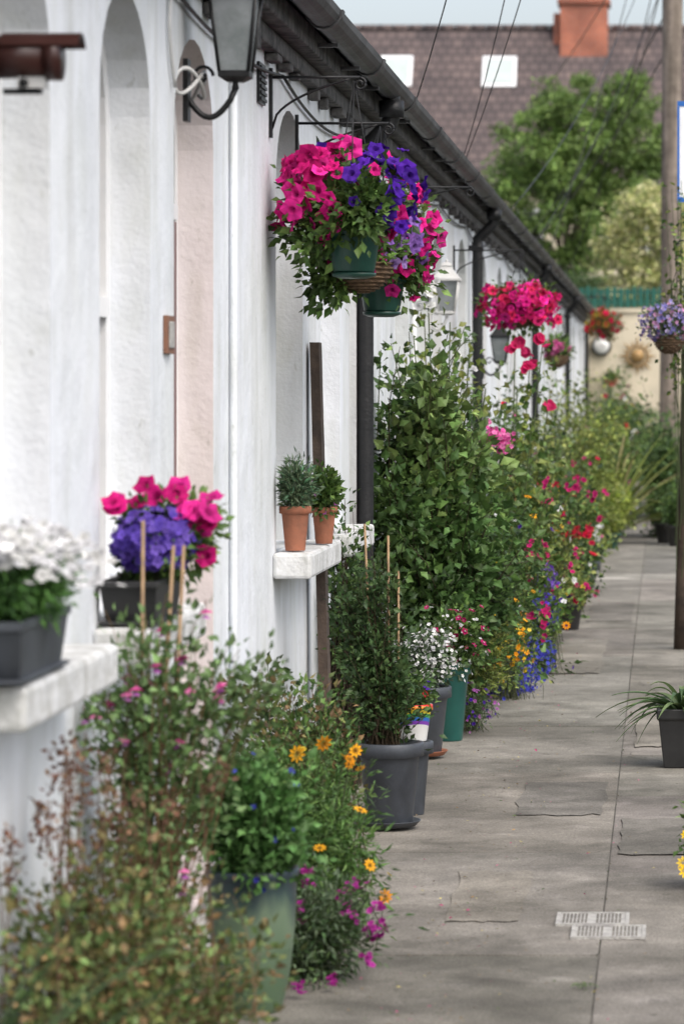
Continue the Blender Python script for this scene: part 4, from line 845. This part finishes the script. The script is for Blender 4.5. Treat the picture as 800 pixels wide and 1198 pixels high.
# spiky fern hung on the end wall
par = empty('hanging_fern'); mb = MB(); mb.lathe((-.86, 56.95, 1.55), [(.05, 0), (.1, .04), (.12, .12), (.11, .12)], 'terra', 16); mb.box(-.88, -.84, 56.95, 57.215, 1.62, 1.64, 'black'); mb.obj('wall_pot', par); f = MB()
blades(f, (-.86, 56.95, 1.66), 50, .36, .02, GY + G1, 1.1, .8, wall=False); f.obj('fronds', par)

# ------------------------------------------------------------------ background house
par = empty('brick_terrace_house'); mb = MB(); x0, x1 = -13, 6.2
mb.box(x0, x1, 97, 104, 0, 7.2, 'cream'); mb.obj('walls', par)
mb = MB(); ez, rz, yf, yr = 7.15, 12.0, 96.7, 100.5
V = [(x0 - .2, yf, ez), (x1 + .2, yf, ez), (x1 + .2, yr, rz), (x0 - .2, yr, rz), (x0 - .2, 104.3, ez), (x1 + .2, 104.3, ez)]
V2 = [(a, b, c + .1) for a, b, c in V]; mb.raw(V + V2, [np.array([[6, 7, 8, 9], [9, 8, 11, 10], [0, 1, 2, 3], [3, 2, 5, 4], [0, 1, 7, 6], [0, 3, 9, 6], [1, 2, 8, 7], [3, 4, 10, 9], [2, 5, 11, 8]])], 'rooftile')
for k in range(42): mb.tube([(x0 + k * .46, yr, rz + .1), (x0 + k * .46 + .44, yr, rz + .1)], .11, 'rooftile', 8)
mb.obj('roof', par); sl = (rz - ez) / (yr - yf)
M['lsky'] = mat('skylight_pane', (.46, .52, .50), (.40, .45, .43), 3, .2, spec=.8)  # pale grey-green, glossy surface for the skylight panes
mb = MB()
for (xa, w, zc) in ((-7.75, .8, 10.72), (-4.75, .85, 10.7)):
    def rp(x, z, o): y = yf + (z - .1 - ez) / sl; return (x, y - o * .75, z + o * .6)
    for (dw, dz, o, mk) in ((w / 2 + .07, .47, .06, 'white'), (w / 2 - .02, .38, .085, 'lsky')):
        V = [rp(xa - dw, zc - dz, 0), rp(xa + dw, zc - dz, 0), rp(xa + dw, zc + dz, 0), rp(xa - dw, zc + dz, 0), rp(xa - dw, zc - dz, o), rp(xa + dw, zc - dz, o), rp(xa + dw, zc + dz, o), rp(xa - dw, zc + dz, o)]
        mb.raw(V, [np.array([[4, 5, 6, 7], [0, 1, 5, 4], [1, 2, 6, 5], [2, 3, 7, 6], [3, 0, 4, 7]])], mk)
mb.obj('skylights', par)
mb = MB(); mb.box(-3.0, -1.62, 99.8, 101.2, 10.9, 12.75, 'brick'); mb.box(-3.08, -1.54, 99.72, 101.28, 12.752, 12.88, 'brick'); mb.box(-3.02, -1.6, 99.78, 101.22, 12.882, 13.3, 'brick')
for k in range(4): mb.lathe((-2.8 + k * .32, 100.5, 13.3), [(.13, 0), (.11, .45), (.13, .46), (.13, .52), (.09, .52)], 'terra', 14)
mb.box(-3.2, -3.02, 100.1, 100.9, 10.9, 12.5, 'brick'); mb.obj('chimney', par)
mb = MB()
for x in (-12, -10.2, -8, -6.2, -4.6, -3.9, -2, 0, 2):
    for z in (1.0, 5.1):
        mb.box(x - .5, x + .5, 96.93, 96.995, z, z + 1.5, 'white'); mb.box(x - .42, x - .03, 96.90, 96.929, z + .08, z + .7, 'glass'); mb.box(x + .03, x + .42, 96.90, 96.929, z + .08, z + .7, 'glass'); mb.box(x - .42, x + .42, 96.90, 96.929, z + .78, z + 1.42, 'glass')
mb.obj('windows', par)
mb = MB(); mb.tube([(x0, 96.6, 7.12), (x1, 96.6, 7.12)], .07, 'black', 8); mb.obj('gutter', par)

# ------------------------------------------------------------------ trees
def tree(base, clumps, ncl, nleaf, L, cols, nm, trunk_r=.14, T=LEAF):
    par = empty(nm); f = MB(); b = np.array(base, float)
    cen = np.mean([c[:3] for c in clumps], 0); fork = np.array([b[0], b[1], cen[2] - 2.0])
    t = np.linspace(0, 1, 8)[:, None]; P = b * (1 - t) + fork * t; P[:, 0] += np.sin(t[:, 0] * 4) * .08
    f.tube(P, np.linspace(trunk_r, trunk_r * .6, 8), 'wood', 10)
    for c in clumps:
        q = np.array(c[:3]); t = np.linspace(0, 1, 7)[:, None]; mid = (fork + q) / 2 + [0, 0, .3]
        f.tube((1 - t) ** 2 * P[-1] + 2 * t * (1 - t) * mid + t * t * q, np.linspace(trunk_r * .5, .02, 7), 'wood', 6)
    f.obj('trunk_and_limbs', par); f = MB()
    w = np.array([c[3] * c[4] * c[5] for c in clumps]) ** .8; w /= w.sum()
    ci = rng.choice(len(clumps), ncl, p=w); cl = np.array(clumps)[ci]; d = nrm(rng.normal(size=(ncl, 3)))
    sc = cl[:, :3] + cl[:, 3:6] * d * rng.random((ncl, 1)) ** .4; rs = .14 + .22 * rng.random((ncl, 1)); cb = np.exp(rng.normal(0, .22, (ncl, 1)))
    k = nleaf // ncl; i = np.repeat(np.arange(ncl), k); n = len(i)
    P = sc[i] + nrm(rng.normal(size=(n, 3))) * rs[i] * rng.random((n, 1)) ** .5 * [1.25, 1.25, .8]
    f.inst(T, P, nrm(rng.normal(size=(n, 3)) + [0, 0, -.3]), nrm(rng.normal(size=(n, 3)) * .7 + [0, 0, .7]), L * (.6 + .7 * rng.random(n)), pick(cols, n, .2) * cb[i]); f.obj('crown', par)
tree((-2.1, 75, 0), [(-2.0, 75, 7.7, .95, .9, .85), (-2.9, 75, 6.5, .9, 1, 1.0), (-1.2, 75, 6.9, .9, 1, 1.0), (-2.0, 75, 6.2, 1.1, 1, 1.0), (-3.1, 75, 5.0, .9, 1, .9), (-1.6, 75, 5.2, 1.3, 1, 1.1), (-.5, 75, 5.9, .7, .8, .9), (-.7, 75, 7.8, .6, .7, .6), (-2.4, 75, 3.8, 1.4, 1, .8), (-.2, 75, 6.9, .5, .6, .6)], 430, 48000, .10, [(.14, .22, .055), (.11, .185, .05), (.18, .26, .07)], 'deciduous_tree')
tree((-.4, 66, 0), [(-.35, 66, 4.9, .6, .7, .6), (-.85, 66, 4.2, .5, .7, .6), (.1, 66, 4.3, .6, .7, .6), (-.4, 66, 3.7, .8, .7, .5), (.4, 66, 5.0, .5, .6, .5)], 260, 15000, .08, [(.52, .50, .22), (.32, .36, .12), (.62, .58, .34), (.20, .26, .08)], 'flowering_tree', .1)
tree((-3.0, 69, 0), [(-1.6, 69, 3.2, 1.2, .9, .8), (-2.9, 69, 3.3, 1.2, .9, .9), (-.2, 69, 2.9, 1.2, .8, .6), (1.2, 69, 3.2, 1, .9, .9)], 260, 14000, .09, [(.05, .085, .03), (.07, .11, .04)], 'hedge_tree', .1)

# ------------------------------------------------------------------ light, sky, camera
w = bpy.data.worlds.new('World'); S.world = w; w.use_nodes = True; nt = w.node_tree; nt.nodes.clear(); L = nt.links.new
sky = N(nt, 'ShaderNodeTexSky', sky_type='NISHITA'); sky.sun_disc = False; sky.sun_elevation = math.radians(52); sky.sun_rotation = math.radians(140)
sky.air_density = 1.0; sky.dust_density = 5.0; sky.ozone_density = 1.0
hs = N(nt, 'ShaderNodeHueSaturation'); hs.inputs['Saturation'].default_value = .55; hs.inputs['Value'].default_value = 2.0; L(sky.outputs[0], hs.inputs['Color'])
bg = N(nt, 'ShaderNodeBackground'); bg.inputs['Strength'].default_value = .15; o = N(nt, 'ShaderNodeOutputWorld')
L(hs.outputs[0], bg.inputs[0]); L(bg.outputs[0], o.inputs[0])
sd = bpy.data.lights.new('sun', 'SUN'); sd.energy = .5; sd.angle = math.radians(25); sd.color = (1, .97, .93); so = link(bpy.data.objects.new('sun', sd))
from mathutils import Vector
el, az = math.radians(52), math.radians(140)
dv = Vector((math.sin(az) * math.cos(el), math.cos(az) * math.cos(el), math.sin(el))); so.rotation_euler = dv.to_track_quat('Z', 'Y').to_euler(); so.location = dv * 30
cam = bpy.data.cameras.new('camera'); co = link(bpy.data.objects.new('camera', cam)); S.camera = co
co.location = (0, 0, 1.5); co.rotation_euler = (math.radians(90), 0, 0)
cam.sensor_width = 36; cam.sensor_fit = 'AUTO'; cam.lens = 4000 * 36 / 1198; cam.shift_x = -375 / 1198; cam.shift_y = -144 / 1198
cam.clip_start = .1; cam.clip_end = 1000; cam.dof.use_dof = True; cam.dof.focus_distance = 12.8; cam.dof.aperture_fstop = 5.2
S.view_settings.view_transform = 'Standard'; S.view_settings.look = 'None'; S.view_settings.exposure = 0; S.view_settings.gamma = 1
